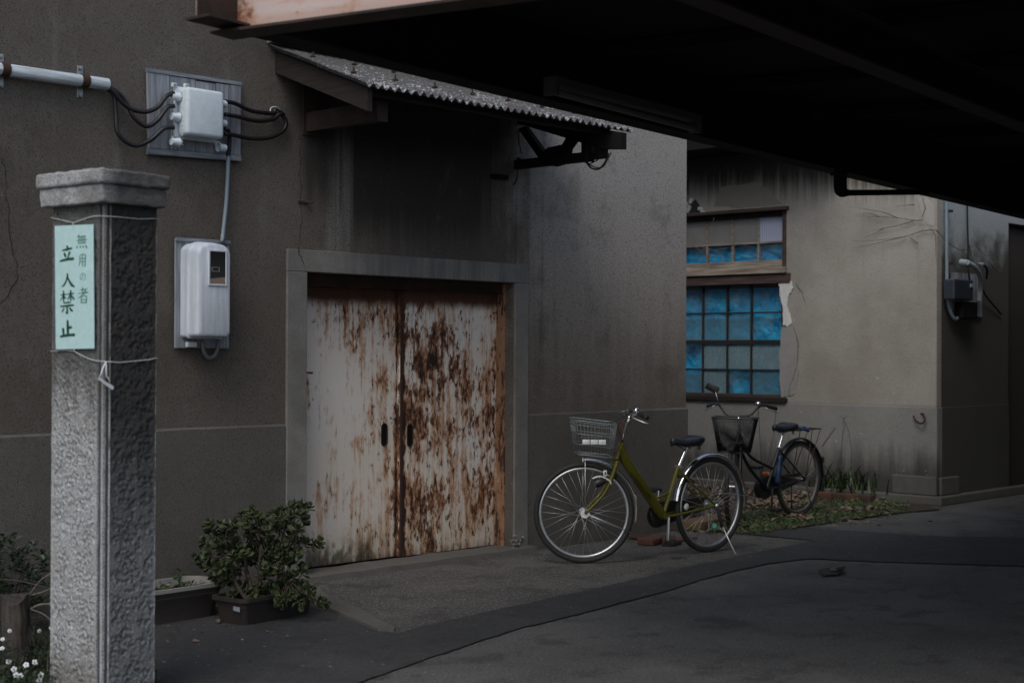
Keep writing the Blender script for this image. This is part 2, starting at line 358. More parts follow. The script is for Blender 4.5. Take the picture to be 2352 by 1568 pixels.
# ------------------------------------------------------------------ mesh helpers
class MB:
    """collects shapes and links them as ONE mesh object"""
    def __init__(s): s.bm = bmesh.new()
    def box(s, lo, hi, bev=0.0, seg=2, M=None):
        c = [(a + b) / 2 for a, b in zip(lo, hi)]; d = [max(abs(b - a), 1e-5) for a, b in zip(lo, hi)]
        r = bmesh.ops.create_cube(s.bm, size=1.0, matrix=(M or Matrix()) @ Matrix.Translation(c) @ Matrix.Diagonal((*d, 1)))
        if bev > 0:
            es = list({e for v in r['verts'] for e in v.link_edges})
            bmesh.ops.bevel(s.bm, geom=es, offset=bev, segments=seg, profile=0.5, affect='EDGES', clamp_overlap=True)
        return s
    def beam(s, a, b, w, h, up=(0, 0, 1), bev=0.0):
        a, b = Vector(a), Vector(b); d = b - a; L = d.length; d.normalize()
        side = d.cross(Vector(up)).normalized(); u = side.cross(d)
        M = Matrix((( d.x, side.x, u.x, 0), (d.y, side.y, u.y, 0), (d.z, side.z, u.z, 0), (0, 0, 0, 1)))
        M = Matrix.Translation((a + b) / 2) @ M
        return s.box((-L / 2, -w / 2, -h / 2), (L / 2, w / 2, h / 2), bev, 2, M)
    def tube(s, pts, r, n=8, caps=True, closed=False):
        pts = [Vector(p) for p in pts]; m = len(pts)
        rr = r if isinstance(r, (list, tuple)) else [r] * m
        rings = []; prev = None
        for i, p in enumerate(pts):
            if closed: t = pts[(i + 1) % m] - pts[i - 1]
            else: t = pts[min(i + 1, m - 1)] - pts[max(i - 1, 0)]
            t.normalize()
            if prev is None:
                q = Vector((0, 0, 1)) if abs(t.z) < 0.9 else Vector((1, 0, 0))
                u = t.cross(q).normalized()
            else:
                u = (prev - t * prev.dot(t)).normalized()
            prev = u; v = t.cross(u)
            rings.append([s.bm.verts.new(p + (u * math.cos(2 * PI * k / n) + v * math.sin(2 * PI * k / n)) * rr[i]) for k in range(n)])
        for i in range(m if closed else m - 1):
            A, B = rings[i], rings[(i + 1) % m]
            for k in range(n):
                s.bm.faces.new((A[k], A[(k + 1) % n], B[(k + 1) % n], B[k]))
        if caps and not closed:
            s.bm.faces.new(rings[0][::-1]); s.bm.faces.new(rings[-1])
        return s
    def poly(s, pts, thick=None):
        vs = [s.bm.verts.new(p) for p in pts]; f = s.bm.faces.new(vs)
        if thick is not None:
            r = bmesh.ops.extrude_face_region(s.bm, geom=[f])
            bmesh.ops.translate(s.bm, vec=thick, verts=[g for g in r['geom'] if isinstance(g, bmesh.types.BMVert)])
        return s
    def prism(s, pts, vec):
        """closed prism from an outline swept along vec"""
        vec = Vector(vec); A = [s.bm.verts.new(p) for p in pts]; B = [s.bm.verts.new(Vector(p) + vec) for p in pts]
        n = len(A); s.bm.faces.new(A[::-1]); s.bm.faces.new(B)
        for i in range(n): s.bm.faces.new((A[i], A[(i + 1) % n], B[(i + 1) % n], B[i]))
        return s
    def lathe(s, prof, c, axis, n=20):
        """prof: (radius, along axis)"""
        axis = Vector(axis).normalized(); c = Vector(c)
        u = axis.cross(Vector((0, 0, 1)) if abs(axis.z) < 0.9 else Vector((1, 0, 0))).normalized(); v = axis.cross(u)
        rings = [[s.bm.verts.new(c + axis * h + (u * math.cos(2 * PI * k / n) + v * math.sin(2 * PI * k / n)) * max(r, 1e-4)) for k in range(n)] for r, h in prof]
        for i in range(len(rings) - 1):
            for k in range(n): s.bm.faces.new((rings[i][k], rings[i][(k + 1) % n], rings[i + 1][(k + 1) % n], rings[i + 1][k]))
        return s
    def build(s, name, m, parent=None, smooth=None):
        bmesh.ops.recalc_face_normals(s.bm, faces=s.bm.faces)
        me = bpy.data.meshes.new(name); s.bm.to_mesh(me); s.bm.free()
        me.materials.append(m)
        if smooth:
            me.polygons.foreach_set('use_smooth', [True] * len(me.polygons)); 
            if smooth < 180: me.set_sharp_from_angle(angle=math.radians(smooth))
        o = bpy.data.objects.new(name, me); COL.objects.link(o)
        if parent is not None:
            o.parent = parent; o.matrix_parent_inverse = pinv(parent)
        return o
def pinv(p):
    """world-space meshes under an Empty: undo the parents' transforms"""
    if p.get('local'): return Matrix()
    M = Matrix.Translation(p.location) @ p.rotation_euler.to_matrix().to_4x4() if p.type == 'EMPTY' else Matrix()
    return M.inverted()
def thing(name, label, cat, loc=(0, 0, 0), rot=None, group=None, local=False):
    o = bpy.data.objects.new(name, None); COL.objects.link(o); o.location = loc
    o.empty_display_size = 0.1
    if rot is not None: o.rotation_euler = rot
    o['label'] = label; o['category'] = cat
    if group: o['group'] = group
    if local: o['local'] = 1
    return o
def tag(o, label, cat, group=None):
    o['label'] = label; o['category'] = cat
    if group: o['group'] = group
    return o
def kind(o, k): o['kind'] = k; return o
def lab(o, l): o['label'] = l; return o
def copy_part(o, parent):
    c = o.copy(); COL.objects.link(c); c.parent = parent
    return c
def bez(pts, n=6):
    """Catmull-Rom through pts"""
    P = [Vector(p) for p in pts]; P = [P[0] * 2 - P[1]] + P + [P[-1] * 2 - P[-2]]; out = []
    for i in range(1, len(P) - 2):
        for k in range(n):
            t = k / n; a, b, c, d = P[i - 1:i + 3]
            out.append(0.5 * ((2 * b) + (c - a) * t + (2 * a - 5 * b + 4 * c - d) * t * t + (3 * b - a - 3 * c + d) * t ** 3))
    out.append(P[-2]); return out
def ribbon(mb, pts, w, nrm, jit=0.3, sub=3, gap=None):
    """crack: a thin irregular strip lying on a surface with normal nrm"""
    P = []
    for a, b in zip(pts[:-1], pts[1:]):
        for k in range(sub): P.append(Vector(a).lerp(Vector(b), k / sub))
    P.append(Vector(pts[-1])); nrm = Vector(nrm); L = []; R = []
    for i, p in enumerate(P):
        t = (P[min(i + 1, len(P) - 1)] - P[max(i - 1, 0)]).normalized(); sd = t.cross(nrm)
        ww = w * rng.uniform(1 - jit, 1 + jit) * (0.35 if i in (0, len(P) - 1) else 1)
        off = sd * rng.uniform(-1, 1) * w * jit * 2.5
        L.append(mb.bm.verts.new(p + off + sd * ww / 2)); R.append(mb.bm.verts.new(p + off - sd * ww / 2))
    for i in range(len(P) - 1):
        if gap is None or mnoise.noise(P[i] * 1.9) > gap: mb.bm.faces.new((L[i], L[i + 1], R[i + 1], R[i]))

def wall_sheet(mb, plane, s0, s1, z0, z1, holes, v, thick):
    """vertical slab with rectangular holes. plane 'y': s=x; plane 'x': s=y. v: front coordinate; thick signed, going back"""
    xs = sorted({s0, s1, *[h[0] for h in holes], *[h[1] for h in holes]}); zs = sorted({z0, z1, *[h[2] for h in holes], *[h[3] for h in holes]})
    P = (lambda s, z, t: (s, v + t, z)) if plane == 'y' else (lambda s, z, t: (v + t, s, z))
    inh = lambda a, b: any(h[0] <= a < h[1] and h[2] <= b < h[3] for h in holes)
    cells = {(i, j) for i in range(len(xs) - 1) for j in range(len(zs) - 1) if not inh((xs[i] + xs[i + 1]) / 2, (zs[j] + zs[j + 1]) / 2)}
    vv = {}
    def V(i, j, b):
        if (i, j, b) not in vv: vv[(i, j, b)] = mb.bm.verts.new(P(xs[i], zs[j], thick if b else 0))
        return vv[(i, j, b)]
    for (i, j) in cells:
        for b in (0, 1): mb.bm.faces.new([V(i, j, b), V(i + 1, j, b), V(i + 1, j + 1, b), V(i, j + 1, b)])
        for (di, dj, a, c) in ((-1, 0, (i, j), (i, j + 1)), (1, 0, (i + 1, j), (i + 1, j + 1)), (0, -1, (i, j), (i + 1, j)), (0, 1, (i, j + 1), (i + 1, j + 1))):
            if (i + di, j + dj) not in cells:
                mb.bm.faces.new([V(*a, 0), V(*c, 0), V(*c, 1), V(*a, 1)])
    return mb

# ------------------------------------------------------------------ ground
def sheet(name, pts, z, m, jit=0.0, step=0.05):
    P = []
    n = len(pts)
    for i in range(n):
        a, b = Vector(pts[i]), Vector(pts[(i + 1) % n]); k = max(1, int((b - a).length / step)) if jit else 1
        for q in range(k):
            p = a.lerp(b, q / k)
            if jit: p = p + Vector((mnoise.noise(p * 3.1), mnoise.noise(p * 3.1 + Vector((9, 4, 2))), 0)) * jit + Vector((mnoise.noise(p * 17), mnoise.noise(p * 17 + Vector((5, 1, 7))), 0)) * jit * 0.7 + Vector((mnoise.noise(p * 41), mnoise.noise(p * 41 + Vector((5, 1, 7))), 0)) * jit * 0.5
            P.append(Vector((p.x, p.y, z)))
    mb = MB(); mb.bm.faces.new([mb.bm.verts.new(p) for p in P])
    for f in mb.bm.faces:
        f.normal_update()
        if f.normal.z < 0: f.normal_flip()
    bmesh.ops.triangulate(mb.bm, faces=mb.bm.faces)
    return mb.build(name, m)
kind(MB().box((-80, -80, -0.4), (90, 90, 0.0)).build('ground', M_road), 'structure')

apron_px = [(560, 1375), (690, 1338), (1200, 1270), (1575, 1216), (1700, 1228), (1872, 1243), (1700, 1277), (1520, 1318), (1280, 1372), (1090, 1413), (905, 1456), (700, 1362)]
kind(sheet('asphalt_apron', [onG(*p) for p in apron_px], 0.004, M_apron, 0.02), 'structure')
tr_px = [(240, 1640), (250, 1445), (360, 1415), (560, 1385), (700, 1390), (905, 1456), (1090, 1413), (1280, 1372), (1520, 1318), (1700, 1277), (1872, 1243), (1700, 1226), (1850, 1212), (1990, 1222), (2120, 1232), (2352, 1236), (2600, 1236), (2600, 1310), (2352, 1302), (2040, 1292), (1860, 1284), (1760, 1296), (1620, 1330), (1520, 1362), (1350, 1407), (1180, 1448), (1060, 1487), (910, 1540), (800, 1580), (700, 1640), (240, 1700)]
kind(sheet('asphalt_trench_strip', [onG(*p) for p in tr_px], 0.008, M_trench, 0.018), 'structure')
soil_px = [(1300, 1262), (1440, 1236), (1575, 1214), (1640, 1222), (1730, 1228), (1800, 1218), (1900, 1203), (1975, 1192), (2080, 1178), (2160, 1172), (2158, 1150), (1900, 1120), (1577, 1040), (1540, 1100), (1400, 1240)]
def soil():
    P = [onG(*p) for p in soil_px]; P = [Vector((max(p.x, 7), p.y, 0)) for p in P]
    P = [Vector((9.30, 7.02, 0)), Vector((9.40, 6.98, 0))] + [onG(*p) for p in soil_px[3:10]] + [Vector((12.72, 6.75, 0)), Vector((12.72, 12, 0)), Vector((9.45, 12, 0)), Vector((9.45, 7.2, 0))]
    return sheet('soil_bed', P, 0.012, M_soil, 0.05)
kind(soil(), 'structure')
# cracks and joints of the asphalt
mb = MB()
for pts, w in (([(1350, 1407), (1180, 1448), (1060, 1487), (910, 1540), (800, 1580)], 0.0035), ([(1760, 1296), (1620, 1330), (1520, 1362), (1350, 1407)], 0.003),
               ([(1735, 1227), (1830, 1243), (1872, 1243)], 0.005), ([(2080, 1278), (2160, 1264), (2260, 1254)], 0.003)):
    ribbon(mb, [onG(*p, z=0.0105) for p in pts], w, (0, 0, 1), 0.9, 14, -0.12)
kind(mb.build('asphalt_crack', simple('asphalt_joint', (0.022, 0.021, 0.020), 1.0)), 'structure')

# ------------------------------------------------------------------ long plaster building with the rusted door
A = thing('plaster_warehouse', 'long grey brown plaster warehouse with rusted white double doors under a corrugated awning', 'building', (7.0, DA, 0))
XL = -3.0; XR = onA(1576, 700).x
dl = onA(701, 640).x; dr = onA(1179, 660).x; dtop = onA(940, 637).z
HW = 4.3
mb = wall_sheet(MB(), 'y', XL, XR, 0.0, HW, [(dl, dr, 0.0, dtop)], DA, 0.22)
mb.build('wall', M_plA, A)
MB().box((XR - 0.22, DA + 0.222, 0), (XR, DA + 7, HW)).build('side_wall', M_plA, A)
MB().box((XL, DA - 0.12, HW + 0.002), (XR + 0.1, DA + 7, HW + 0.14)).build('roof_slab', M_conc, A)
zd = 0.96
sl, sr = onA(655, 800).x, onA(1209, 800).x          # outer edges of the cement surround
stp = onA(940, 590).z
# dado (proud 12 mm, worn sloping lip)
for a, b in ((XL, sl - 0.001), (sr + 0.001, XR + 0.010)):
    m_ = MB(); n = 60; top = [Vector((a + (b - a) * i / n, 0, zd + 0.006 * mnoise.noise(Vector((a + (b - a) * i / n, 3, 1)) * 4))) for i in range(n + 1)]
    for i in range(n):
        p, q = top[i], top[i + 1]; F = DA - 0.014; B = DA - 0.001
        bmf = m_.bm; v = [bmf.verts.new(c) for c in ((p.x, F, 0), (q.x, F, 0), (q.x, F, q.z - 0.012), (p.x, F, p.z - 0.012), (p.x, B, p.z), (q.x, B, q.z))]
        bmf.faces.new(v[:4]); bmf.faces.new((v[3], v[2], v[5], v[4]))
    bmesh.ops.remove_doubles(m_.bm, verts=m_.bm.verts, dist=1e-5)
    m_.build('dado', M_dado, A)
# surround: lintel band and two jambs, butted
MB().box((sl, DA - 0.022, dtop), (sr, DA - 0.001, stp), 0.004).build('lintel_band', M_surr, A)
MB().box((sl, DA - 0.022, 0), (dl, DA - 0.001, dtop - 0.001), 0.004).build('door_jamb_cement', M_surr, A)
MB().box((dr, DA - 0.022, 0), (sr, DA - 0.001, dtop - 0.001), 0.004).build('door_jamb_cement', M_surr, A)
# rusted steel lining of the opening and head track
MB().box((dr - 0.008, DA + 0.07, 0.03), (dr - 0.001, DA + 0.19, dtop - 0.01), 0.002).build('jamb_plate', M_jamb, A)
MB().box((dl + 0.001, DA + 0.07, 0.03), (dl + 0.008, DA + 0.19, dtop - 0.01), 0.002).build('jamb_plate', M_jamb, A)
MB().box((dl, DA + 0.10, dtop - 0.075), (dr, DA + 0.26, dtop - 0.003)).build('head_track', M_iron, A)
cx = hit(912, 1000, 1, DA + 0.185).x
def panel(x0, x1, y, name):
    m_ = MB(); m_.box((x0, y, 0.045), (x1, y + 0.035, dtop - 0.055), 0.004)
    return m_.build(name, M_door, A)
dr_ = panel(cx, dr + 0.05, DA + 0.155, 'sliding_door'); lab(dr_, 'right rusted white sliding door, the more heavily rusted one')
dl_ = panel(dl - 0.05, cx + 0.06, DA + 0.200, 'sliding_door'); lab(dl_, 'left rusted white sliding door, paler and less rusted')
def pull(px, py, y, par):
    c = hit(px, py, 1, y)
    m_ = MB(); n = 24; rings = []
    for (k, d) in ((1.0, -0.004), (0.94, -0.007), (0.80, -0.006), (0.76, -0.001)):
        rings.append([m_.bm.verts.new((c.x + 0.030 * k * math.cos(t), y + d, c.z + math.copysign(0.045, math.sin(t)) * (1 if abs(math.sin(t)) > 0.01 else 0) + 0.033 * k * math.sin(t))) for t in [2 * PI * i / n + 0.01 for i in range(n)]])
    for A_, B_ in zip(rings[:-1], rings[1:]):
        for i in range(n): m_.bm.faces.new((A_[i], A_[(i + 1) % n], B_[(i + 1) % n], B_[i]))
    m_.build('handle_rim', M_rustd, par, 60)
    m_ = MB(); m_.bm.faces.new([m_.bm.verts.new((c.x + 0.0235 * math.cos(t), y - 0.0012, c.z + math.copysign(0.045, math.sin(t)) + 0.026 * math.sin(t))) for t in [2 * PI * i / n + 0.01 for i in range(n)]])
    m_.build('handle_recess', M_black, par)
pull(882, 998, DA + 0.200, dl_); pull(941, 999, DA + 0.155, dr_)
# meeting strips
MB().box((cx - 0.004, DA + 0.147, 0.05), (cx + 0.018, DA + 0.1545, dtop - 0.08), 0.002).build('meeting_strip', M_rustd, dr_)
MB().box((dl - 0.02, DA + 0.262, -0.01), (dr + 0.02, DA + 0.6, dtop)).build('dark_back_lining', M_black, A)
# threshold kerb, uneven
p0 = onG(672, 1350); p1 = onG(1200, 1272)
m_ = MB(); n = 40
y0 = DA - 0.10; xs = [sl - 0.06 + (sr + 0.02 - sl + 0.06) * i / n for i in range(n + 1)]
for i in range(n):
    a, b = xs[i], xs[i + 1]
    h = lambda X: 0.040 + 0.006 * mnoise.noise(Vector((X * 5, 0, 0))); f = lambda X: y0 + 0.012 * mnoise.noise(Vector((X * 4, 3, 0)))
    v = [m_.bm.verts.new(c) for c in ((a, f(a), 0), (b, f(b), 0), (b, f(b) + .008, h(b)), (a, f(a) + .008, h(a)), (a, DA + 0.15, h(a) + .004), (b, DA + 0.15, h(b) + .004))]
    m_.bm.faces.new(v[:4]); m_.bm.faces.new((v[3], v[2], v[5], v[4]))
bmesh.ops.remove_doubles(m_.bm, verts=m_.bm.verts, dist=1e-5)
m_.build('threshold', M_conc, A)
# crumbled cement at the foot of the right jamb
m_ = MB()
for k in range(26):
    p = onA(1188 + rng.uniform(-12, 14), 1248 + rng.uniform(-18, 18), 0.03)
    r = rng.uniform(0.005, 0.018); m_.box((-r, -r * .6, -r * .7), (r, r * .6, r * .7), r * .3, 1, Matrix.Translation((p.x, DA - 0.03, max(p.z, 0.02))) @ Matrix.Rotation(rng.random() * 3, 4, (rng.random(), rng.random(), 1)))
kind(m_.build('crumbled_cement', M_surr, A), 'stuff')
# cracks
def crackA(px, w=0.005, name='crack', off=0.002):
    m_ = MB(); ribbon(m_, [onA(*p, off=off) for p in px], w, (0, -1, 0), 0.6, 4); m_.build(name, M_crack, A)
crackA([(687, 330), (690, 365), (688, 400), (692, 430), (688, 462), (693, 500), (689, 545), (690, 563)], 0.004)
crackA([(685, 565), (690, 590), (700, 612)], 0.006, off=0.025)
crackA([(0, 362), (12, 385), (14, 440), (22, 500), (24, 560), (38, 610), (40, 640), (22, 665)], 0.0045)
crackA([(1188, 404), (1187, 450), (1184, 500), (1182, 560)], 0.004)
crackA([(40, 640), (10, 690), (-10, 700)], 0.004)
# nails and spikes in the wall
for px, py in ((693, 465), (692, 855)):
    a = onA(px, py, -0.02); MB().tube([a, a + Vector((0.03, -0.07, -0.002))], 0.007, 8).build('wall_spike', M_rustd, A)
    MB().box((a.x - 0.045, DA - 0.008, a.z - 0.006), (a.x + 0.01, DA + 0.001, a.z + 0.006)).build('wall_spike_plate', M_rustd, A)

# ---------------------------------------------------------------- corrugated awning
aw = MB()
ax0 = onA(616, 104).x; zw = onA(616, 104).z
ef = hit(838, 192, 0, ax0); ye = ef.y; ze = ef.z
er = hit(1455, 304, 1, ye); ax1 = er.x
prj = DA - ye
nw = 37; per = (ax1 - ax0) / nw; nx = nw * 8
def awz(y): return zw + (ze - zw) * (DA - y) / prj
ny = 14; grid = []
for j in range(ny + 1):
    y = DA + 0.0 - prj * j / ny; row = []
    for i in range(nx + 1):
        x = ax0 + (ax1 - ax0) * i / nx
        edge = (0.008 * mnoise.noise(Vector((x * 9, 1, 5))) if j == ny else 0)
        z = awz(y) + 0.0125 * math.cos(2 * PI * i / 8) + 0.006 * mnoise.noise(Vector((x * 2, y * 3, 0))) + 0.0012 * mnoise.noise(Vector((x * 60, y * 60, 0)))
        row.append(aw.bm.verts.new((x, y + edge, z)))
    grid.append(row)
for j in range(ny):
    for i in range(nx): aw.bm.faces.new((grid[j][i], grid[j][i + 1], grid[j + 1][i + 1], grid[j + 1][i]))
r = bmesh.ops.extrude_face_region(aw.bm, geom=list(aw.bm.faces))
bmesh.ops.translate(aw.bm, vec=(0, 0, -0.006), verts=[g for g in r['geom'] if isinstance(g, bmesh.types.BMVert)])
AW = aw.build('awning', M_corr, A, 50)
# flashing where it meets the wall
MB().prism([(ax0 - .01, DA - 0.001, zw + 0.075), (ax0 - .01, DA - 0.02, zw + 0.07), (ax0 - .01, DA - 0.11, zw + 0.012), (ax0 - .01, DA - 0.001, zw + 0.012)], (ax1 - ax0 + .02, 0, 0)).build('flashing', M_repair, AW)
# hook bolts on the crests
for j, yy in ((0, DA - prj * 0.30), (1, DA - prj * 0.72)):
    for i in range(2, nw, 5):
        x = ax0 + per * i; MB().lathe([(0.0, 0.035), (0.006, 0.035), (0.006, 0.012), (0.016, 0.010), (0.016, 0.0)], (x, yy, awz(yy) + 0.012), (0, 0, 1), 8).build('roof_bolt', M_rustd, AW)
# rake boards, purlins, rafters
def sloped(x, t, d0, d1, top, hgt, name, m, y0=None):
    """board in a plane x=const following the slope"""
    ya = DA - 0.002 if y0 is None else y0; yb = DA - d1
    P = [(x, ya, awz(ya) - top), (x, yb, awz(yb) - top), (x, yb, awz(yb) - top - hgt[1]), (x, (ya + yb) / 2, awz((ya + yb) / 2) - top - hgt[0]), (x, ya, awz(ya) - top - hgt[0])]
    return MB().prism(P, (t, 0, 0)).build(name, m, AW)
lb = hit(847, 243, 0, ax0 + 0.06)
sloped(ax0 + 0.05, 0.035, 0, DA - lb.y, 0.025, (0.13, 0.13), 'rake_board', M_wdark)
bx1 = onA(1180, 387).x; bx0 = onA(700, 310).x
pass
for d in (0.10, 0.42, 0.74):
    y = DA - d; MB().box((ax0 + 0.09, y - 0.03, awz(y) - 0.080), (bx1 + (.12 if d > .6 else .03), y + 0.03, awz(y) - 0.022)).build('purlin', M_wdark, AW)
zb0 = onA(700, 310).z
arm = 0.115
def bracket(x, right):
    z0 = 2.72 if not right else 2.665; ye2 = DA - 0.66; arm = 0.115 if not right else 0.06
    for dz0, dz1, dx in ((0, 0.012, 0.06), (arm - 0.012, arm, 0.06), (0.0125, arm - 0.0125, 0.010)):
        MB().box((x, ye2, z0 + dz0), (x + dx, DA - 0.002, z0 + dz1)).build('bracket_arm', M_iron if not right else M_black, AW)
    MB().box((x - 0.01, ye2 - 0.012, z0 - 0.003), (x + 0.07, ye2 - 0.001, z0 + arm + 0.003)).build('arm_end_plate', M_iron if not right else M_black, AW)
    MB().box((x - 0.02, DA - 0.014, z0 - 0.02), (x + 0.09, DA - 0.0005, awz(DA) - 0.09)).build('wall_plate', M_iron if not right else M_black, AW) if not right else None
bracket(bx0, False); bracket(bx1, True)
# right bracket: struts, a rotten knee, dangling wires
S_ = lambda px, py: hit(px, py, 0, bx1 + 0.03)
BX = 0.05
def slab(pxs, name, t=BX): MB().prism([S_(*p) for p in pxs], (t, 0, 0)).build(name, M_black, AW)
slab([(1166, 279), (1213, 291), (1335, 328), (1377, 342), (1428, 342), (1428, 304), (1300, 284), (1200, 262)], 'top_chord')
slab([(1190, 296), (1204, 290), (1249, 352), (1236, 362)], 'bracket_strut')
slab([(1236, 362), (1243, 353), (1258, 339), (1291, 332), (1301, 314), (1321, 321), (1306, 341), (1303, 360)], 'knee_block', .045)
slab([(1335, 322), (1377, 334), (1377, 361), (1335, 366)], 'hanging_block', .09)
slab([(1250, 377), (1297, 369), (1297, 375), (1272, 382)], 'lower_cleat', .04)
slab([(1174, 340), (1190, 366), (1190, 384), (1174, 386)], 'wall_cleat', .04)
MB().tube([S_(1362, 336), S_(1362, 352)], 0.02, 10).build('insulator', M_black, AW, 60)
def wireA(pxs, x, r, name, m=M_cable, par=None, n=5):
    return MB().tube(bez([hit(px, py, 0, x) for px, py in pxs], n), r, 6).build(name, m, par or AW, 180)
wireA([(1330, 368), (1345, 372), (1358, 386), (1376, 388), (1390, 372), (1398, 352)], bx1 + 0.06, 0.006, 'loose_wire')
wireA([(1345, 366), (1352, 376), (1366, 384), (1384, 384), (1396, 366), (1404, 350)], bx1 + 0.09, 0.005, 'loose_wire', simple('faded_yellow_wire', (0.20, 0.17, 0.09), 0.6))
wireA([(1376, 352), (1374, 366), (1360, 374), (1350, 378)], bx1 + 0.07, 0.004, 'loose_wire')
wireA([(1190, 384), (1188, 408), (1180, 424), (1170, 424), (1163, 406)], bx1 + 0.0, 0.006, 'loose_wire')
wireA([(1192, 296), (1193, 330), (1198, 352)], bx1 + 0.05, 0.004, 'loose_wire')
a = onA(1150, 406, 0.03); MB().box((a.x - 0.07, DA - 0.04, a.z - 0.015), (a.x + 0.07, DA - 0.002, a.z + 0.015)).build('cable_block', M_black, A)

# ------------------------------------------------------------------ annex: short wall with the window and the dark return wall
B = thing('plaster_annex', 'pale plaster building behind the parked bicycles with a tarp blocked timber window', 'building', (XB, YC, 0))
zwt = onB(1808, 482).z; zwb = onB(1700, 912).z
wy0 = onB(1806, 700).y; wy1 = wy0 + 2.05
zmid0 = onB(1700, 628).z; zmid1 = onB(1700, 650).z
HB = 3.42
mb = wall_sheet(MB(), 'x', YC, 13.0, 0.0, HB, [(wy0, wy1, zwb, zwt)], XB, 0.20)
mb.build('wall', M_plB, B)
dx0 = onC(2316, 700).x; dzt = onC(2318, 512).z
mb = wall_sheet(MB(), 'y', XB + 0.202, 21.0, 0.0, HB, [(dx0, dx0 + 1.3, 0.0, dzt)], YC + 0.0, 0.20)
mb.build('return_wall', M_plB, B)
MB().prism([(XB + 0.2, YC, 0), (XB + 0.004, YC, 0), (XB + 0.004, YC, HB), (XB + 0.2, YC, HB)][::1], (0, -0.0015, 0)).build('wall_corner', M_plB, B)
MB().box((dx0 + 0.002, YC + 0.06, 0.002), (dx0 + 1.298, YC + 0.10, dzt - 0.002)).build('dark_door', simple('dark_brown_door', (0.035, 0.030, 0.027), 0.85), B)
MB().box((XB + 0.6, YC + 0.4, 0.0), (21, 13, HB - 0.2)).build('dark_room_block', M_black, B)  # black block added so the room stays dark
MB().box((XB - 0.60, YC + 0.9, HB + 0.001), (21, 13.2, HB + 0.32)).build('eave', M_black, B)
MB().box((XB + 0.0, YC - 0.05, HB + 0.001), (21, YC + 0.899, HB + 0.11)).build('parapet', M_conc, B)
# dado lips
for k in (0,):
    MB().box((XB - 0.012, YC - 0.012, 0.0), (XB - 0.001, wy0 + 4, 0.895), 0.004).build('dado', M_plB, B)
    MB().box((XB - 0.0005, YC - 0.012, 0.0), (dx0, YC - 0.001, 0.895), 0.004).build('dado', M_plB, B)
# footing and corner block
MB().box((XB - 0.10, YC - 0.10, 0), (XB - 0.013, YC + 2.9, 0.085), 0.012).build('footing', M_conc, B)
MB().box((XB - 0.099, YC - 0.101, 0), (17, YC - 0.013, 0.083), 0.012).build('footing', M_conc, B)
MB().box((XB - 0.06, YC - 0.03, 0.087), (XB - 0.013, YC + 0.42, 0.26), 0.01).build('corner_block', M_conc, B)
MB().box((XB + 0.012, YC - 0.05, 0.087), (XB + 0.36, YC - 0.013, 0.25), 0.01).build('corner_block', M_conc, B)
# repaired plaster beside the window
def blobpoly(px, off, m, name, par, jit=3.0, n=4, thick=0.006):
    P = []; N = len(px)
    for i in range(N):
        a, b = px[i], px[(i + 1) % N]
        for k in range(n):
            t = k / n; P.append((a[0] + (b[0] - a[0]) * t + rng.uniform(-jit, jit) * 0.6, a[1] + (b[1] - a[1]) * t + rng.uniform(-jit, jit)))
    pts = [onB(*p, off=0.001) for p in P]
    m_ = MB(); m_.prism(pts, (-thick, 0, 0)); o = m_.build(name, m, par); return o
blobpoly([(1790, 646), (1819, 644), (1823, 662), (1812, 680), (1808, 705), (1816, 725), (1820, 745), (1806, 750), (1800, 744), (1799, 700), (1791, 672)], 0.001, M_patch, 'white_plaster_patch', B, 2.6, thick=0.010)
blobpoly([(1795, 752), (1822, 748), (1833, 790), (1834, 860), (1825, 905), (1795, 912), (1789, 830)], 0.001, M_repair, 'repaired_plaster', B, 2.0, thick=0.004)
blobpoly([(1655, 430), (1735, 418), (1775, 448), (1800, 470), (1700, 478), (1640, 474)], 0.001, simple('sandy_plaster', (0.20, 0.188, 0.165), 0.95, var=0.12), 'repaired_plaster', B, 2.0, thick=0.003)
blobpoly([(2108, 455), (2126, 450), (2146, 470), (2146, 520), (2130, 515), (2118, 490)], 0.001, simple('pale_patch', (0.36, 0.345, 0.32), 0.95, var=0.15), 'repaired_plaster', B, 2.0, thick=0.003)
# hole above the window
m_ = MB(); P = [(1582, 492), (1586, 470), (1598, 458), (1607, 472), (1611, 488), (1600, 492)]
m_.prism([onB(*p, off=0.001) for p in P], (-0.006, 0, 0)).build('broken_plaster_hole', M_crack, B)
m_ = MB()
for px, py in ((1577, 470), (1580, 483), (1584, 478), (1609, 480), (1615, 488), (1588, 462)):
    p = onB(px, py, 0.012); m_.box((-.02, -.028, -.018), (.02, .028, .018), .006, 1, Matrix.Translation(p) @ Matrix.Rotation(rng.random() * 3, 4, 'X'))
kind(m_.build('plaster_rubble', M_patch, B), 'stuff')
def crackB(px, w=0.005):
    m_ = MB(); ribbon(m_, [onB(*p, off=0.013) if p[1] > 930 else onB(*p, off=0.0075) for p in px], w, (-1, 0, 0), 0.5, 4); m_.build('crack', M_crack, B)
crackB([(1822, 745), (1832, 780), (1834, 810), (1828, 850), (1815, 885), (1812, 912)], 0.005)
crackB([(1826, 650), (1842, 672), (1850, 700)], 0.004)
crackB([(2120, 452), (2124, 480), (2118, 500)], 0.006)
crackB([(2136, 520), (2148, 540), (2150, 600)], 0.004)

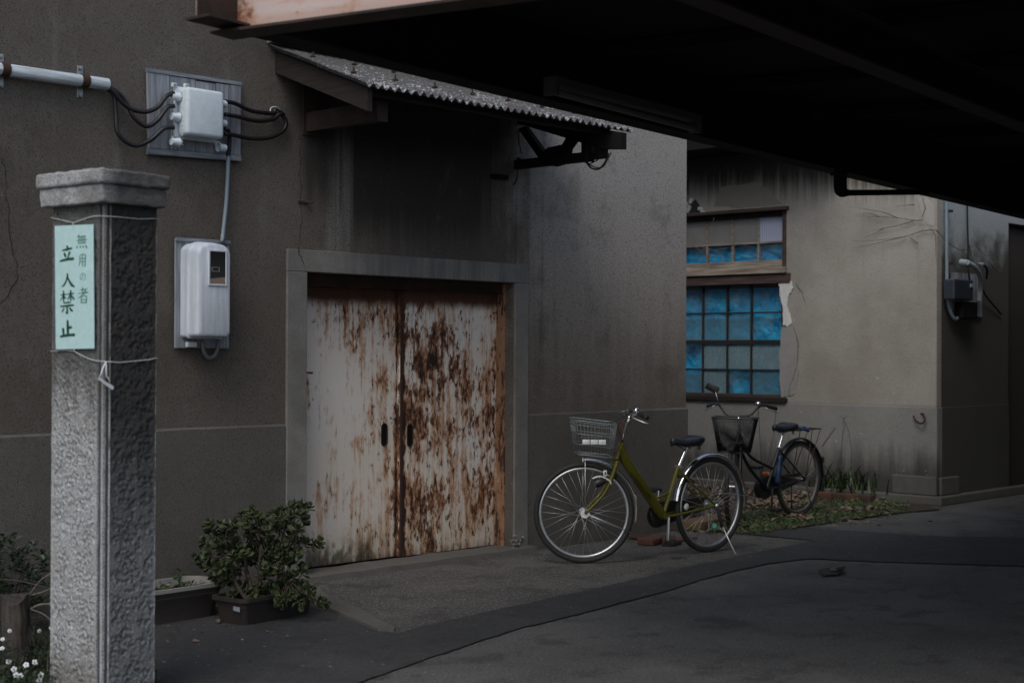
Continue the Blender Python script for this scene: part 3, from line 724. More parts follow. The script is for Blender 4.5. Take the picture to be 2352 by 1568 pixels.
# ------------------------------------------------------------------ window: upper transom light and lower grid, blue tarp behind
W = 'x'
def pane_mat(name, film, col, tint=(0.93, 0.97, 0.98)):
    m = bpy.data.materials.new(name); m.use_nodes = True; nt = m.node_tree; nt.nodes.clear(); g = G(nt)
    out = nt.nodes.new('ShaderNodeOutputMaterial'); tr = nt.nodes.new('ShaderNodeBsdfTransparent'); df = nt.nodes.new('ShaderNodeBsdfDiffuse'); gl = nt.nodes.new('ShaderNodeBsdfGlossy')
    tr.inputs[0].default_value = (*tint, 1); gl.inputs['Roughness'].default_value = 0.12
    n = g.noise(5, 5, 0.6); n2 = g.noise(1.0, 4, 0.6, g.sc(30, 30, 4))
    g.put(df.inputs[0], g.mix(n, col, tuple(c * 1.4 for c in col)))
    a = nt.nodes.new('ShaderNodeMixShader'); b = nt.nodes.new('ShaderNodeMixShader')
    g.put(a.inputs[0], ((n * 0.7 + n2 * 0.5 - 0.6) * 0.5 + film).clamp()); nt.links.new(tr.outputs[0], a.inputs[1]); nt.links.new(df.outputs[0], a.inputs[2])
    b.inputs[0].default_value = 0.05; nt.links.new(a.outputs[0], b.inputs[1]); nt.links.new(gl.outputs[0], b.inputs[2])
    nt.links.new(b.outputs[0], out.inputs[0]); return m
G_clear = pane_mat('thin_dusty_glass', 0.04, (0.3, 0.35, 0.36))
G_dust = pane_mat('dusty_glass', 0.28, (0.15, 0.27, 0.32))
G_frost = pane_mat('heavily_dusted_glass', 0.50, (0.20, 0.29, 0.31))
G_grey = pane_mat('opaque_grey_glass', 0.97, (0.19, 0.19, 0.18))
def f_rib(g): return {'c': g.mix(((g.y * 260).m('SINE') * 0.5 + 0.5), (0.26, 0.29, 0.42), (0.50, 0.54, 0.68)), 'r': 0.4}
G_rib = mat('ribbed_pale_panel', f_rib)
frame_x = XB + 0.05
def bar(y0, y1, z0, z1, x0, x1, name, m, par, bev=0.003): return MB().box((x0, y0, z0), (x1, y1, z1), bev).build(name, m, par)
# outer frame
WF = bar(wy0, wy0 + 0.055, zwb, zwt, frame_x - 0.045, XB + 0.16, 'window_frame', M_wbrown, B)
bar(wy1 - 0.055, wy1, zwb, zwt, frame_x - 0.045, XB + 0.16, 'frame_post', M_wbrown, WF)
MB().box((XB - 0.055, wy0 - 0.03, zwt), (XB + 0.16, wy1 + 0.04, zwt + 0.035), 0.005).build('window_hood', M_wbrown, WF)
bar(wy0 + 0.056, wy1 - 0.056, zwt - 0.05, zwt - 0.001, frame_x - 0.02, XB + 0.16, 'frame_head', M_wdark, WF)
MB().box((XB - 0.045, wy0 - 0.01, zmid0 - 0.012), (XB + 0.05, wy1 + 0.02, zmid0 + 0.045), 0.004).build('transom_ledge', M_wpale, WF)
MB().box((XB - 0.020, wy0 - 0.05, zmid1 - 0.015), (XB + 0.14, wy1 + 0.05, zmid0 - 0.013), 0.004).build('transom_rail', M_wbrown, WF)
MB().box((XB - 0.040, wy0 - 0.02, zwb - 0.040), (XB + 0.14, wy1 + 0.02, zwb + 0.004), 0.004).build('window_sill', M_wdark, WF)
rows_up = [onB(1700, 600).z, onB(1700, 559).z, zwt - 0.05]
rows_lo = [zwb + 0.035, onB(1700, 849).z, onB(1700, 786).z, onB(1700, 718).z, zmid1 - 0.015]
ya = wy0 + 0.056; yb = wy1 - 0.056
# pane boundaries read off the photograph on the window plane, then continued behind the corner
def cols(pxs):
    c = [hit(px, 700, 0, frame_x + 0.02).y for px in pxs]; d = c[-1] - c[-2]
    while c[-1] + d < yb - 0.1: c.append(c[-1] + d)
    return [ya] + c[0:] + [yb]
cu = cols([1743, 1684, 1625]); cl = cols([1727, 1672, 1616])
kinds_up = {0: [G_clear] * 8, 1: [G_rib, G_grey, G_grey, G_grey, G_grey, G_grey, G_grey, G_grey]}
kl = {3: [G_clear, G_clear, G_clear, G_clear, G_dust, G_clear, G_dust, G_dust], 2: [G_clear, G_dust, G_dust, G_dust, G_dust, G_clear, G_dust, G_dust],
      1: [G_frost, G_frost, G_frost, G_clear, G_dust, G_frost, G_dust, G_dust], 0: [G_dust, G_clear, G_frost, G_dust, G_frost, G_dust, G_dust, G_dust]}
def sash(rows, cs, kinds, m, w, thickrow=()):
    for i, y in enumerate(cs[1:-1]):
        bar(y - w / 2, y + w / 2, rows[0], rows[-1], frame_x + 0.004, frame_x + 0.034, 'muntin', m, WF, 0.002)
    for j, z in enumerate(rows[1:-1]):
        ww = w * (2.4 if j in thickrow else 0.8)
        bar(ya, yb, z - ww / 2, z + ww / 2, frame_x + 0.002, frame_x + 0.030, 'muntin', m, WF, 0.002)
    for j in range(len(rows) - 1):
        for i in range(len(cs) - 1):
            M_ = kinds[j][i]; x = frame_x + 0.018
            m_ = MB().box((x, cs[i] + 0.001, rows[j] + 0.001), (x + 0.003, cs[i + 1] - 0.001, rows[j + 1] - 0.001))
            m_.build('pane', M_, WF)
bar(ya, yb, zmid0 + 0.046, rows_up[0] + 0.0, frame_x - 0.005, frame_x + 0.035, 'bottom_rail', M_wpale, WF)
sash(rows_up, cu, kinds_up, M_wpale, 0.022)
bar(ya, yb, zwb + 0.005, rows_lo[0], frame_x - 0.005, frame_x + 0.035, 'bottom_rail', M_wbrown, WF)
sash(rows_lo, cl, kl, M_wdark, 0.020, (1,))
bar(wy0 + 0.057, wy0 + 0.085, zwb + 0.005, zmid1 - 0.016, frame_x - 0.008, frame_x + 0.001, 'sash_stile', M_wdark, WF)
# tarp
def f_tarp(g):
    n = g.noise(6, 5); w = g.noise(1.0, 5, 0.6, g.sc(1, 26, 15), (0, 0, 0)) if False else g.noise(16, 4, 0.6, None, 2.5)
    c = g.mix(n.sm(0.35, 0.65), (0.0, 0.31, 0.66), (0.01, 0.54, 0.92))
    return {'c': c, 'h': w + n * 0.3, 'r': 0.42}
M_tarp = mat('blue_tarp', f_tarp, bump=0.02)
def tarp(z0, z1, slack, ztop_fn=None):
    m_ = MB(); ny_, nz_ = 90, 60; gr = []
    for j in range(nz_ + 1):
        row = []
        for i in range(ny_ + 1):
            y = wy0 + 0.02 + (wy1 - wy0 - 0.04) * i / ny_; z = z0 + (z1 - z0) * j / nz_
            if ztop_fn: z = z0 + (ztop_fn(y) - z0) * j / nz_
            p = Vector((0, y * 6, z * 5)); d = 0.020 * mnoise.noise(p) + 0.028 * abs(mnoise.noise(Vector((3, y * 9 + z * 7, z * 8 - y * 5)))) + 0.020 * abs(mnoise.noise(Vector((8, y * 22 - z * 14, z * 19)))) + 0.008 * mnoise.noise(Vector((7, y * 30, z * 22)))
            row.append(m_.bm.verts.new((frame_x + 0.072 + d * slack, y, z)))
        gr.append(row)
    for j in range(nz_):
        for i in range(ny_): m_.bm.faces.new((gr[j][i], gr[j][i + 1], gr[j + 1][i + 1], gr[j + 1][i]))
    return m_.build('blue_tarp', M_tarp, None, 180)
tag(tarp(zwb, zmid1 - 0.05, 1.0), 'large blue tarp hung behind the lower window grid', 'tarp')
zt = rows_up[1] - 0.012
tag(tarp(zmid0 + 0.02, zt, 1.3, lambda y: zt + 0.015 * mnoise.noise(Vector((y * 5, 1, 1)))), 'short strip of blue tarp behind the upper transom panes', 'tarp')
MB().box((XB + 0.17, wy0 - 0.05, zwb - 0.1), (XB + 0.18, wy1 + 0.05, zwt + 0.1)).build('dark_room_sheet', M_black, B)  # black sheet added behind the tarp to keep the interior dark

# dry vine over the transom, twigs on the wall, iron hook
def twigs(lines, name, label, m, r0, off=0.02, fn=onB, par=None):
    m_ = MB()
    for L in lines:
        P = bez([fn(*p, off=off + rng.uniform(0, 0.03)) for p in L], 5)
        m_.tube(P, [r0 * (1 - 0.75 * i / (len(P) - 1)) for i in range(len(P))], 5)
    o = m_.build(name, m, None, 180); tag(o, label, 'vine'); return o
M_twig = simple('dry_twig', (0.20, 0.17, 0.14), 0.9, var=0.3, scale=60)
M_twigd = simple('dark_twig', (0.055, 0.045, 0.038), 0.9, var=0.3, scale=60)
twigs([[(2120, 505), (2100, 506), (2060, 500), (2020, 498), (1960, 496)], [(2100, 506), (2070, 516), (2030, 524), (2000, 530)], [(2060, 500), (2030, 488), (2000, 482), (1975, 478)],
       [(2150, 528), (2120, 530), (2080, 543), (2030, 550), (1980, 554), (1955, 552)], [(2080, 543), (2050, 550), (2000, 562), (1960, 570)], [(2020, 498), (1995, 490), (1965, 492)],
       [(2100, 470), (2075, 472), (2055, 474)], [(2090, 545), (2110, 560), (2090, 552)], [(2030, 524), (2005, 538), (1985, 546)]],
      'dead_vine', 'thin dead vine spread over pale plaster near the wall corner', M_twigd, 0.004)
twigs([[(1572, 545), (1600, 560), (1640, 575), (1680, 566), (1700, 560)], [(1572, 552), (1595, 566), (1620, 585), (1634, 600)], [(1640, 575), (1660, 590), (1665, 610)], [(1680, 566), (1690, 545), (1684, 525)],
       [(1575, 520), (1590, 535), (1600, 530)], [(1620, 585), (1640, 588), (1655, 584)], [(1640, 500), (1636, 520), (1645, 540)]],
      'dead_vine', 'pale dead vine tangled across the upper transom panes', M_twig, 0.004)
twigs([[(1590, 330), (1605, 342), (1622, 352)], [(1605, 342), (1610, 335)], [(1585, 350), (1602, 351)]], 'dead_vine', 'tiny pale twigs hanging under the eave above the window', M_twig, 0.005, 0.06)
m_ = MB(); m_.tube(bez([onB(2098, 955, 0.03), onB(2104, 966, 0.05), onB(2116, 972, 0.06), onB(2124, 964, 0.05), onB(2120, 950, 0.03), onB(2112, 952, -0.01)], 5), 0.009, 6)
tag(m_.build('iron_hook', M_rustd, None, 180), 'curled rusty iron hook low on the pale plaster near the corner', 'hook')

# ------------------------------------------------------------------ fittings on the shade wall
def pipeC(pxs, off, r, name, label, m, n=6, cat='pipe'):
    o = MB().tube(bez([onC(px, py, off) for px, py in pxs], n), r, 10).build(name, m, None, 60); return tag(o, label, cat)
SW = thing('wall_conduit', 'tall blue grey conduit running down beside the wall corner', 'conduit', onC(2177, 700, 0.03))
MB().tube(bez([onC(2172, 380, 0.04), onC(2174, 500, 0.04), onC(2175, 640, 0.04), onC(2177, 690, 0.04), onC(2186, 722, 0.05), onC(2195, 733, 0.06), onC(2201, 724, 0.06), onC(2202, 700, 0.06)], 6), 0.017, 10).build('pipe', M_pvc, SW, 60)
for py in (485, 605, 650): p = onC(2176, py, 0.02); MB().box((p.x - .03, p.y - .045, p.z - .012), (p.x + .03, p.y + .02, p.z + .012), .003).build('clip', M_rustd, SW)
o = MB().tube(bez([onC(2222, 400, 0.03), onC(2222, 500, 0.03), onC(2224, 570, 0.03), onC(2225, 625, 0.04), onC(2232, 660, 0.05)], 6), 0.009, 6).build('black_cable', M_cable, None, 180)
tag(o, 'black cable hanging down the shade wall into the breaker box', 'cable')
XBX = thing('breaker_box', 'dark breaker box on a board on the shaded return wall', 'electrical box', onC(2220, 680, 0.05))
def cbox(px0, py0, px1, py1, o0, o1, bev, name, m, par):
    a = onC(px0, py0, o1); b = onC(px1, py1, o1); MB().box((a.x, YC - o1, b.z), (b.x, YC - o0, a.z), bev).build(name, m, par)
cbox(2187, 625, 2256, 728, 0.013, 0.03, 0.003, 'back_board', M_wgrey, XBX)
cbox(2192, 640, 2236, 690, 0.031, 0.14, 0.012, 'upper_box', simple('dark_blue_plastic', (0.03, 0.038, 0.05), 0.4), XBX)
cbox(2212, 692, 2246, 732, 0.031, 0.12, 0.008, 'lower_box', M_black, XBX)
a = onC(2230, 655, 0.15); MB().box((a.x, a.y, a.z - .02), (a.x + .05, a.y + .01, a.z + .015), .003).build('latch', M_pvcw, XBX)
EL = thing('pvc_elbow', 'off white pipe elbow curving out of the shaded wall beside the breaker box', 'pipe', onC(2210, 603, 0.05))
MB().tube(bez([onC(2222, 603, 0.14), onC(2238, 613, 0.15), onC(2250, 632, 0.13), onC(2252, 660, 0.09), onC(2249, 690, 0.07)], 6), 0.024, 12).build('bend', M_pvcw, EL, 60)
MB().tube([onC(2206, 602, 0.06), onC(2224, 604, 0.14)], 0.031, 14).build('collar', M_pvcw, EL, 60)
EL2 = thing('pvc_elbow', 'small black hose with a white collar right of the big pipe elbow', 'pipe', onC(2254, 606, 0.05))
MB().tube([onC(2250, 606, 0.02), onC(2258, 607, 0.08)], 0.016, 12).build('collar', M_pvcw, EL2, 60)
MB().tube(bez([onC(2258, 607, 0.08), onC(2267, 618, 0.09), onC(2266, 640, 0.06)], 6), 0.012, 8).build('bend', M_cable, EL2, 180)
o = MB().tube(bez([onC(2256, 662, 0.05), onC(2265, 680, 0.05), onC(2282, 700, 0.03), onC(2300, 722, 0.02)], 5), 0.010, 6).build('black_cable', M_cable, None, 180)
tag(o, 'short black cable slanting down right of the breaker box', 'cable')
twigs([[(2150, 528), (2165, 545), (2175, 560)], [(2180, 560), (2210, 575), (2240, 565), (2262, 585), (2290, 590)], [(2225, 560), (2232, 590), (2236, 605)], [(2270, 600), (2290, 622), (2320, 634)]],
      'dead_vine', 'dark dead vine clinging to the shaded return wall', M_twigd, 0.004, 0.015, onC)

# ------------------------------------------------------------------ steel canopy over the lane
HL = 2.60
P1 = hit(574, 85, 2, HL); P2 = hit(2352, 504, 2, HL)
dL = (P2 - P1).normalized()
Pend = P1 + dL * ((YC - 0.09 - P1.y) / dL.y)
Pst = hit(425, 47, 2, HL)
nL = Vector((dL.y, -dL.x, 0))                   # away from the walls, toward the lane
T0 = hit(535, 90, 2, HL - 0.02)                 # far right corner of the transverse flange
T1 = hit(1190, 5, 2, HL - 0.02)
dT = (Vector((T1.x, T1.y, 0)) - Vector((T0.x, T0.y, 0))).normalized()
onCorner = T0.copy(); _s = Vector((dT.y, -dT.x, 0)); _s = -_s if _s.x > 0 else _s; onCorner += _s * 0.065
M_steel = mat('pinkish_white_steel_paint', f_steelpaint, bump=0.002)
CN = thing('steel_canopy', 'dark steel canopy over the lane with a rust streaked pinkish white edge beam', 'canopy', (T0.x, T0.y, HL))
M_irond = simple('dark_primer', (0.020, 0.013, 0.010), 0.8, var=0.3)
def ibeam(a, b, zb, h, w, name, side, mw=M_steel, mf=M_iron):
    """a,b: lower-flange outer edge line; side: unit vector from that edge toward the beam's middle"""
    a = Vector((a.x, a.y, 0)); b = Vector((b.x, b.y, 0)); c = side * (w / 2)
    m_ = MB()
    for z0, z1 in ((zb, zb + 0.010), (zb + h - 0.010, zb + h)):
        m_.prism([a + Vector((0, 0, z0)), a + side * w + Vector((0, 0, z0)), b + side * w + Vector((0, 0, z0)), b + Vector((0, 0, z0))], (0, 0, z1 - z0))
    o = m_.build(name, mf, CN)
    m_ = MB(); k = side * 0.004
    m_.prism([a + c - k + Vector((0, 0, zb + .0102)), a + c + k + Vector((0, 0, zb + .0102)), b + c + k + Vector((0, 0, zb + .0102)), b + c - k + Vector((0, 0, zb + .0102))], (0, 0, h - .0204))
    m_.build('web', mw, o)
    return o
ibeam(P1 + dL * 0.021, Pend, HL, 0.34, 0.13, 'long_edge_beam', nL, M_black, M_black)  # black here for the shade under the deck, put into the colour
tEnd = T0 + dT * 9.5
sT = Vector((dT.y, -dT.x, 0)) * 1.0
if sT.x > 0: sT = -sT                           # from the right edge back toward the open lane
# stub of the long beam past the corner, in the beam's own paint
a_, b_ = Vector((Pst.x, Pst.y, 0)), Vector((P1.x, P1.y, 0)) + dL * 0.02
m_ = MB(); c_ = nL * 0.065; k_ = nL * 0.004
def V3(p, z): return (p.x, p.y, z)
pr_ = [(0, 0), (0.13, 0), (0.13, 0.010), (0.069, 0.0102), (0.069, 0.33), (0.13, 0.3302), (0.13, 0.34), (0, 0.34), (0, 0.3302), (0.061, 0.33), (0.061, 0.0102), (0, 0.010)]
m_.prism([V3(a_ + nL * u, HL + v) for u, v in pr_], b_ - a_).build('beam_stub', M_iron, CN)
m_ = MB(); m_.prism([V3(a_ + nL * u, HL + v) for u, v in ((0.058, 0.0105), (0.0609, 0.0105), (0.0609, 0.3295), (0.058, 0.3295))], b_ - a_); m_.build('painted_web', M_steel, CN)
ibeam(T0 - dT * 0.0, tEnd, HL - 0.024, 0.36, 0.13, 'front_edge_beam', sT)
# further beams under the deck
for k, (d, hh) in enumerate(((1.55, 0.2), (3.2, 0.22), (5.0, 0.22))):
    ib = P1 + nL * d + dL * (0.1 + 0.0 * k); ibeam(ib, Pend + nL * d + dL * 6, HL + 0.04, hh - 0.0, 0.11, 'inner_beam', nL, M_black, M_black if k != 0 else M_irond)
for k in range(9):
    a = P1 + dL * (1.0 + 1.25 * k) + nL * 0.15; b = a + dT * (8.5)
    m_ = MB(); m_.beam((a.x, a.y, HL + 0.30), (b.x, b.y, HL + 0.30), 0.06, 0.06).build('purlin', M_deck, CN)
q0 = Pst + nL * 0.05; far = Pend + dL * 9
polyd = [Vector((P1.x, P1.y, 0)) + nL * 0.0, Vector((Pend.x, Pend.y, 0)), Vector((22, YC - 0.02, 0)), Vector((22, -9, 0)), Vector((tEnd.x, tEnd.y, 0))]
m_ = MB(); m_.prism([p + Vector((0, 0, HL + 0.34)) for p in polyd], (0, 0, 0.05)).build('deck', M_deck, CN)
# fluorescent batten hung under the edge beam
fa = atT(1262, 210, 7.4); fb_ = atT(1600, 298, 8.9)
fa.z = fb_.z = HL - 0.02
fa = hit(1262, 208, 2, HL - 0.04); fb_ = hit(1600, 298, 2, HL - 0.04)
dF = (fb_ - fa).normalized()
M_aged = simple('grimy_enamel', (0.035, 0.033, 0.031), 0.7, var=0.3); M_aged2 = simple('dusty_tube', (0.09, 0.087, 0.084), 0.5)
FL = thing('batten_light', 'unlit fluorescent batten light hung under the canopy edge', 'ceiling light', fa)
MB().beam(fa + Vector((0, 0, .045)), fb_ + Vector((0, 0, .055)), 0.07, 0.04, bev=0.006).build('housing', M_aged, FL)
MB().tube([fa + dF * .04, fb_ - dF * .04], 0.016, 10).build('tube_lamp', M_aged2, FL, 60)
for p in (fa, fb_ - dF * 0.03): MB().beam(p + Vector((0, 0, .01)), p + dF * .03 + Vector((0, 0, .01)), 0.07, 0.06, bev=.004).build('end_cap', M_aged, FL)
# black downpipe elbow near the far beam
g0 = hit(1930, 392, 2, HL + 0.01) ; tt = 9.6
DP = thing('pipe_bracket', 'black pipe elbow hanging below the canopy edge and running right', 'pipe', g0)
e = [atT(1930, 385, tt), atT(1930, 425, tt), atT(1934, 440, tt), atT(1950, 443, tt + 0.05)]
MB().tube(bez(e, 5), [0.042] * 10 + [0.038, 0.034, 0.030, 0.026, 0.022, 0.020], 14).build('elbow', M_black, DP, 60)
MB().tube([atT(1945, 443, tt + 0.03), atT(2130, 441, tt + 1.0)], 0.020, 10).build('arm', M_black, DP, 60)
MB().lathe([(0.0, 0), (0.060, 0), (0.060, 0.012), (0.0, 0.012)], atT(1928, 402, tt), (0, 0, 1), 14).build('flange', M_black, DP)
# added wall, unseen, blocking light from the right under the canopy
bw = MB().box((19.5, -9, 0), (19.7, YC - 0.5, HL + 0.33)).build('light_block_wall', M_plB)
tag(bw, 'unseen added wall keeping light out of the covered lane beyond the right edge', 'wall')

# ------------------------------------------------------------------ granite gate post
def hitP(px, py, p0, n):
    d = ray(px, py); t = (Vector(p0) - CO).dot(n) / d.dot(n); return CO + d * t
def proj(p):
    q = CW.inverted() @ Vector(p); return (1176 + 3430 * q.x / -q.z, 784 - 3430 * q.y / -q.z)
pa = math.radians(5.5)
e1 = Vector((math.cos(pa), math.sin(pa), 0)); e2 = Vector((-math.sin(pa), math.cos(pa), 0))
PC = atT(237, 806, 5.78); PC.z = 0
def solve(axis, px):
    lo, hi = 0.05, 0.6
    for _ in range(40):
        m = (lo + hi) / 2; x = proj(PC + axis * m + Vector((0, 0, 1.2)))[0]
        if (x < px) == (axis is e1): lo = m
        else: hi = m
    return lo
w1 = solve(e1, 358); w2 = solve(e2, 119)
def PL(u, v, z): return PC + e1 * u + e2 * v + Vector((0, 0, z))
ZS = 1.965
GP = thing('gate_post', 'rough hewn granite gate post with a stepped cap and a string tied mint sign', 'gate post', PC)
nt_ = 0.034
def rough_face(name, m, f, s0, s1, amp, cell=0.0045):
    """f(s, z, d) -> point, d outward"""
    ns = int((s1 - s0) / cell); nz = int(ZS / (cell * 1.15)); m_ = MB(); gr = []
    for j in range(nz + 1):
        z = ZS * j / nz; row = []
        for i in range(ns + 1):
            s = s0 + (s1 - s0) * i / ns
            e = min((s - s0), (s1 - s)) / 0.014; e = max(0.0, min(1.0, e - 0.2))
            p = Vector((s * 1.0, 0, z * 1.15))
            b = mnoise.noise(p * 78); c = mnoise.noise(p * 9); q_ = p + Vector((mnoise.noise(p * 40), 0, mnoise.noise(p * 40 + Vector((5, 5, 5))))) * 0.010
            a = mnoise.voronoi(q_ * 50)[0][0]; e_ = mnoise.noise(p * 16 + Vector((2, 7, 1)))
            pit = max(0.0, min(1.0, (0.62 + 0.35 * e_ - a) * 2.2)); pit = pit * pit * (3 - 2 * pit)
            d = -amp * pit * e + 0.0016 * b * e + 0.003 * c * e
            if e < 1: d -= 0.0015 * max(0, mnoise.noise(p * 60)) + (0.004 * max(0, mnoise.noise(p * 21) - 0.25) * 2)
            row.append(m_.bm.verts.new(f(s, z, d)))
        gr.append(row)
    for j in range(nz):
        for i in range(ns): m_.bm.faces.new((gr[j][i], gr[j][i + 1], gr[j + 1][i + 1], gr[j + 1][i]))
    return m_.build(name, m, GP, 180)
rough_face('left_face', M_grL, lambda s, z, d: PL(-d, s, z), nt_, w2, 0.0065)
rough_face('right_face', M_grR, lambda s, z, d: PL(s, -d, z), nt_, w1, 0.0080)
# core and the bead in the rebated corner
m_ = MB(); prof = [(0.012, w2), (0.0, w2), (0.0, w2 - 0.001)]
prof = [(w1, 0.0), (w1, w2), (0.0, w2), (0.0, w2 - 0.002), (0.014, w2 - 0.002), (0.014, nt_ + 0.002), (0.0, nt_ + 0.001), (0.0, nt_), (0.014, nt_), (0.014, 0.020), (0.006, 0.018), (0.006, 0.006), (0.018, 0.006), (0.020, 0.014), (nt_, 0.014), (nt_, 0.0), (nt_ + 0.001, 0.0), (nt_ + 0.002, 0.016), (w1 - 0.002, 0.016), (w1 - 0.002, 0.0)]
NZ = 110; rings = []
for j in range(NZ + 1):
    z = ZS * j / NZ; rings.append([m_.bm.verts.new(PL(u + 0.0018 * mnoise.noise(Vector((k * 3, z * 14, 0))), v + 0.0018 * mnoise.noise(Vector((k * 5, z * 14, 4))), z)) for k, (u, v) in enumerate(prof)])
for j in range(NZ):
    for k in range(len(prof)): m_.bm.faces.new((rings[j][k], rings[j][(k + 1) % len(prof)], rings[j + 1][(k + 1) % len(prof)], rings[j + 1][k]))
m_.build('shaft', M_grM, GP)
CAPX = PC.x
M_grC = mat('granite_cap', f_granite('cap'), bump=0.006)
def capblock(o0, z0, z1, name, bev):
    m_ = MB(); M_ = Matrix(((e1.x, e2.x, 0, PC.x), (e1.y, e2.y, 0, PC.y), (0, 0, 1, 0), (0, 0, 0, 1)))
    m_.box((-o0, -o0, z0), (w1 + o0 - 0.018, w2 + o0, z1), bev, 3, M_)
    bmesh.ops.subdivide_edges(m_.bm, edges=[e for e in m_.bm.edges if e.calc_length() > 0.03], cuts=22, use_grid_fill=True)
    for v in m_.bm.verts:
        n = Vector((mnoise.noise(v.co * 26), mnoise.noise(v.co * 26 + Vector((7, 1, 3))), mnoise.noise(v.co * 26 + Vector((1, 9, 5))))); v.co += n * 0.004 + Vector((mnoise.noise(v.co * 70), mnoise.noise(v.co * 70 + Vector((7, 1, 3))), mnoise.noise(v.co * 70 + Vector((1, 9, 5))))) * 0.0022
    return m_.build(name, M_grC, GP, 60)
capblock(0.036, ZS + 0.0005, ZS + 0.072, 'cap_block', 0.006)
capblock(0.050, ZS + 0.0725, ZS + 0.132, 'cap_slab', 0.012)

# sign with brushed characters
sn = -e1; sp0 = PL(-0.013, 0, 0)
def onS(px, py, d=0.0): return hitP(px, py, sp0 + sn * d, sn)
sc4 = [onS(125.5, 519), onS(214, 515), onS(216, 800), onS(128, 802)]
SG = thing('notice_sign', 'pale mint sign with green brushed characters tied to the granite post', 'sign', (sc4[0] + sc4[2]) / 2)
m_ = MB(); m_.prism(sc4, sn * -0.003); m_.build('sign_board', M_sign, SG)
def sgn(u, v):                                   # u right, v down, 0..1 on the board
    top = sc4[0].lerp(sc4[1], u); bot = sc4[3].lerp(sc4[2], u); return top.lerp(bot, v)
GLY = {
 'ta': [[(50, 95, 5), (57, 82, 9)], [(20, 72, 4), (50, 76, 8), (84, 82, 6)], [(34, 62, 7), (44, 40, 8)], [(70, 66, 8), (62, 50, 6), (56, 36, 4)], [(6, 22, 6), (30, 27, 8), (60, 31, 9), (95, 32, 11)]],
 'iru': [[(44, 92, 4), (48, 80, 7), (40, 52, 7), (26, 26, 8), (10, 14, 5)], [(46, 74, 5), (60, 44, 9), (76, 22, 12), (96, 10, 5)]],
 'kin': [[(8, 79, 4), (46, 81, 6)], [(28, 97, 7), (29, 70, 7), (28, 50, 5)], [(27, 76, 6), (8, 56, 3)], [(30, 74, 5), (42, 64, 6)], [(52, 81, 5), (94, 84, 6)], [(73, 98, 7), (74, 72, 7), (72, 54, 6)], [(72, 80, 6), (54, 58, 4)], [(75, 78, 6), (96, 58, 8)],
         [(26, 46, 6), (74, 48, 7)], [(8, 32, 6), (50, 34, 8), (92, 36, 8)], [(50, 33, 8), (51, 12, 8), (50, 3, 8), (40, 9, 3)], [(32, 25, 6), (18, 8, 5)], [(64, 26, 6), (84, 10, 10)]],
 'tome': [[(52, 98, 6), (53, 60, 9), (53, 20, 8)], [(54, 56, 6), (72, 60, 9), (78, 62, 11)], [(24, 58, 9), (27, 20, 7)], [(4, 14, 6), (30, 19, 9), (70, 22, 9), (96, 22, 11)]],
 'mu': [[(30, 96, 4), (22, 86, 6), (12, 76, 3)], [(24, 82, 4), (84, 86, 5)], [(6, 58, 4), (94, 62, 5)], [(16, 38, 4), (86, 42, 5)], [(28, 82, 5), (26, 38, 4)], [(44, 84, 5), (42, 38, 4)], [(58, 84, 5), (58, 38, 4)], [(74, 86, 5), (72, 40, 4)],
        [(14, 24, 5), (8, 8, 7)], [(36, 24, 5), (40, 10, 7)], [(58, 24, 5), (64, 10, 7)], [(78, 26, 5), (94, 8, 8)]],
 'you': [[(22, 90, 6), (20, 46, 6), (8, 8, 4)], [(22, 90, 5), (84, 92, 6), (84, 40, 6), (82, 8, 6), (70, 14, 3)], [(22, 64, 4), (82, 66, 5)], [(22, 40, 4), (82, 42, 5)], [(52, 90, 6), (52, 6, 5)]],
 'no': [[(56, 78, 4), (46, 44, 5), (28, 20, 6), (12, 38, 5), (24, 68, 5), (54, 84, 5), (84, 66, 6), (88, 38, 6), (72, 14, 5), (52, 6, 3)]],
 'sha': [[(24, 80, 4), (72, 84, 6)], [(48, 98, 6), (46, 64, 5)], [(4, 60, 5), (96, 66, 6)], [(86, 94, 5), (52, 56, 6), (8, 32, 4)], [(36, 42, 6), (35, 2, 5)], [(36, 42, 4), (78, 44, 5), (76, 2, 6)], [(38, 24, 4), (76, 25, 4)], [(36, 6, 4), (76, 7, 4)]],
}
def glyph(key, cx_, cy_, w, h, m, wt=1.0):
    """cx..h in sign-board pixels as measured on the enlarged photograph (board 278 x 865)"""
    m_ = MB(); lay = 0
    for st in GLY[key]:
        P = bez([(a, b, c) for a, b, c in st], 5); lay += 1; L = []; R = []
        for i, p in enumerate(P):
            q = P[min(i + 1, len(P) - 1)] - P[max(i - 1, 0)]; q = Vector((q.x * w, -q.y * h, 0)).normalized()
            X = cx_ + (p.x - 50) / 100 * w; Y = cy_ - (p.y - 50) / 100 * h
            hw = p.z / 100 * w * 0.85 * wt * (1 + 0.12 * mnoise.noise(Vector((X, Y, 0)) * 0.3)) * (0.7 if i in (0, len(P) - 1) else 1)
            for sgn_, lst in ((1, L), (-1, R)):
                xx = X - q.y * hw * sgn_; yy = Y + q.x * hw * sgn_
                lst.append(m_.bm.verts.new(sgn(xx / 278, yy / 865) + sn * (0.0006 + lay * 0.00008)))
        for i in range(len(P) - 1): m_.bm.faces.new((L[i], L[i + 1], R[i + 1], R[i]))
    m_.build('character', m, SG)
glyph('ta', 88, 208, 118, 150, M_ink); glyph('iru', 95, 385, 110, 120, M_ink, 0.85); glyph('kin', 88, 535, 118, 170, M_ink, 0.8); glyph('tome', 88, 728, 120, 140, M_ink)
glyph('mu', 198, 118, 88, 108, M_ink2, 1.0); glyph('you', 200, 250, 60, 96, M_ink2, 1.1); glyph('no', 202, 362, 50, 66, M_ink2, 0.9); glyph('sha', 203, 492, 84, 118, M_ink2, 0.9)
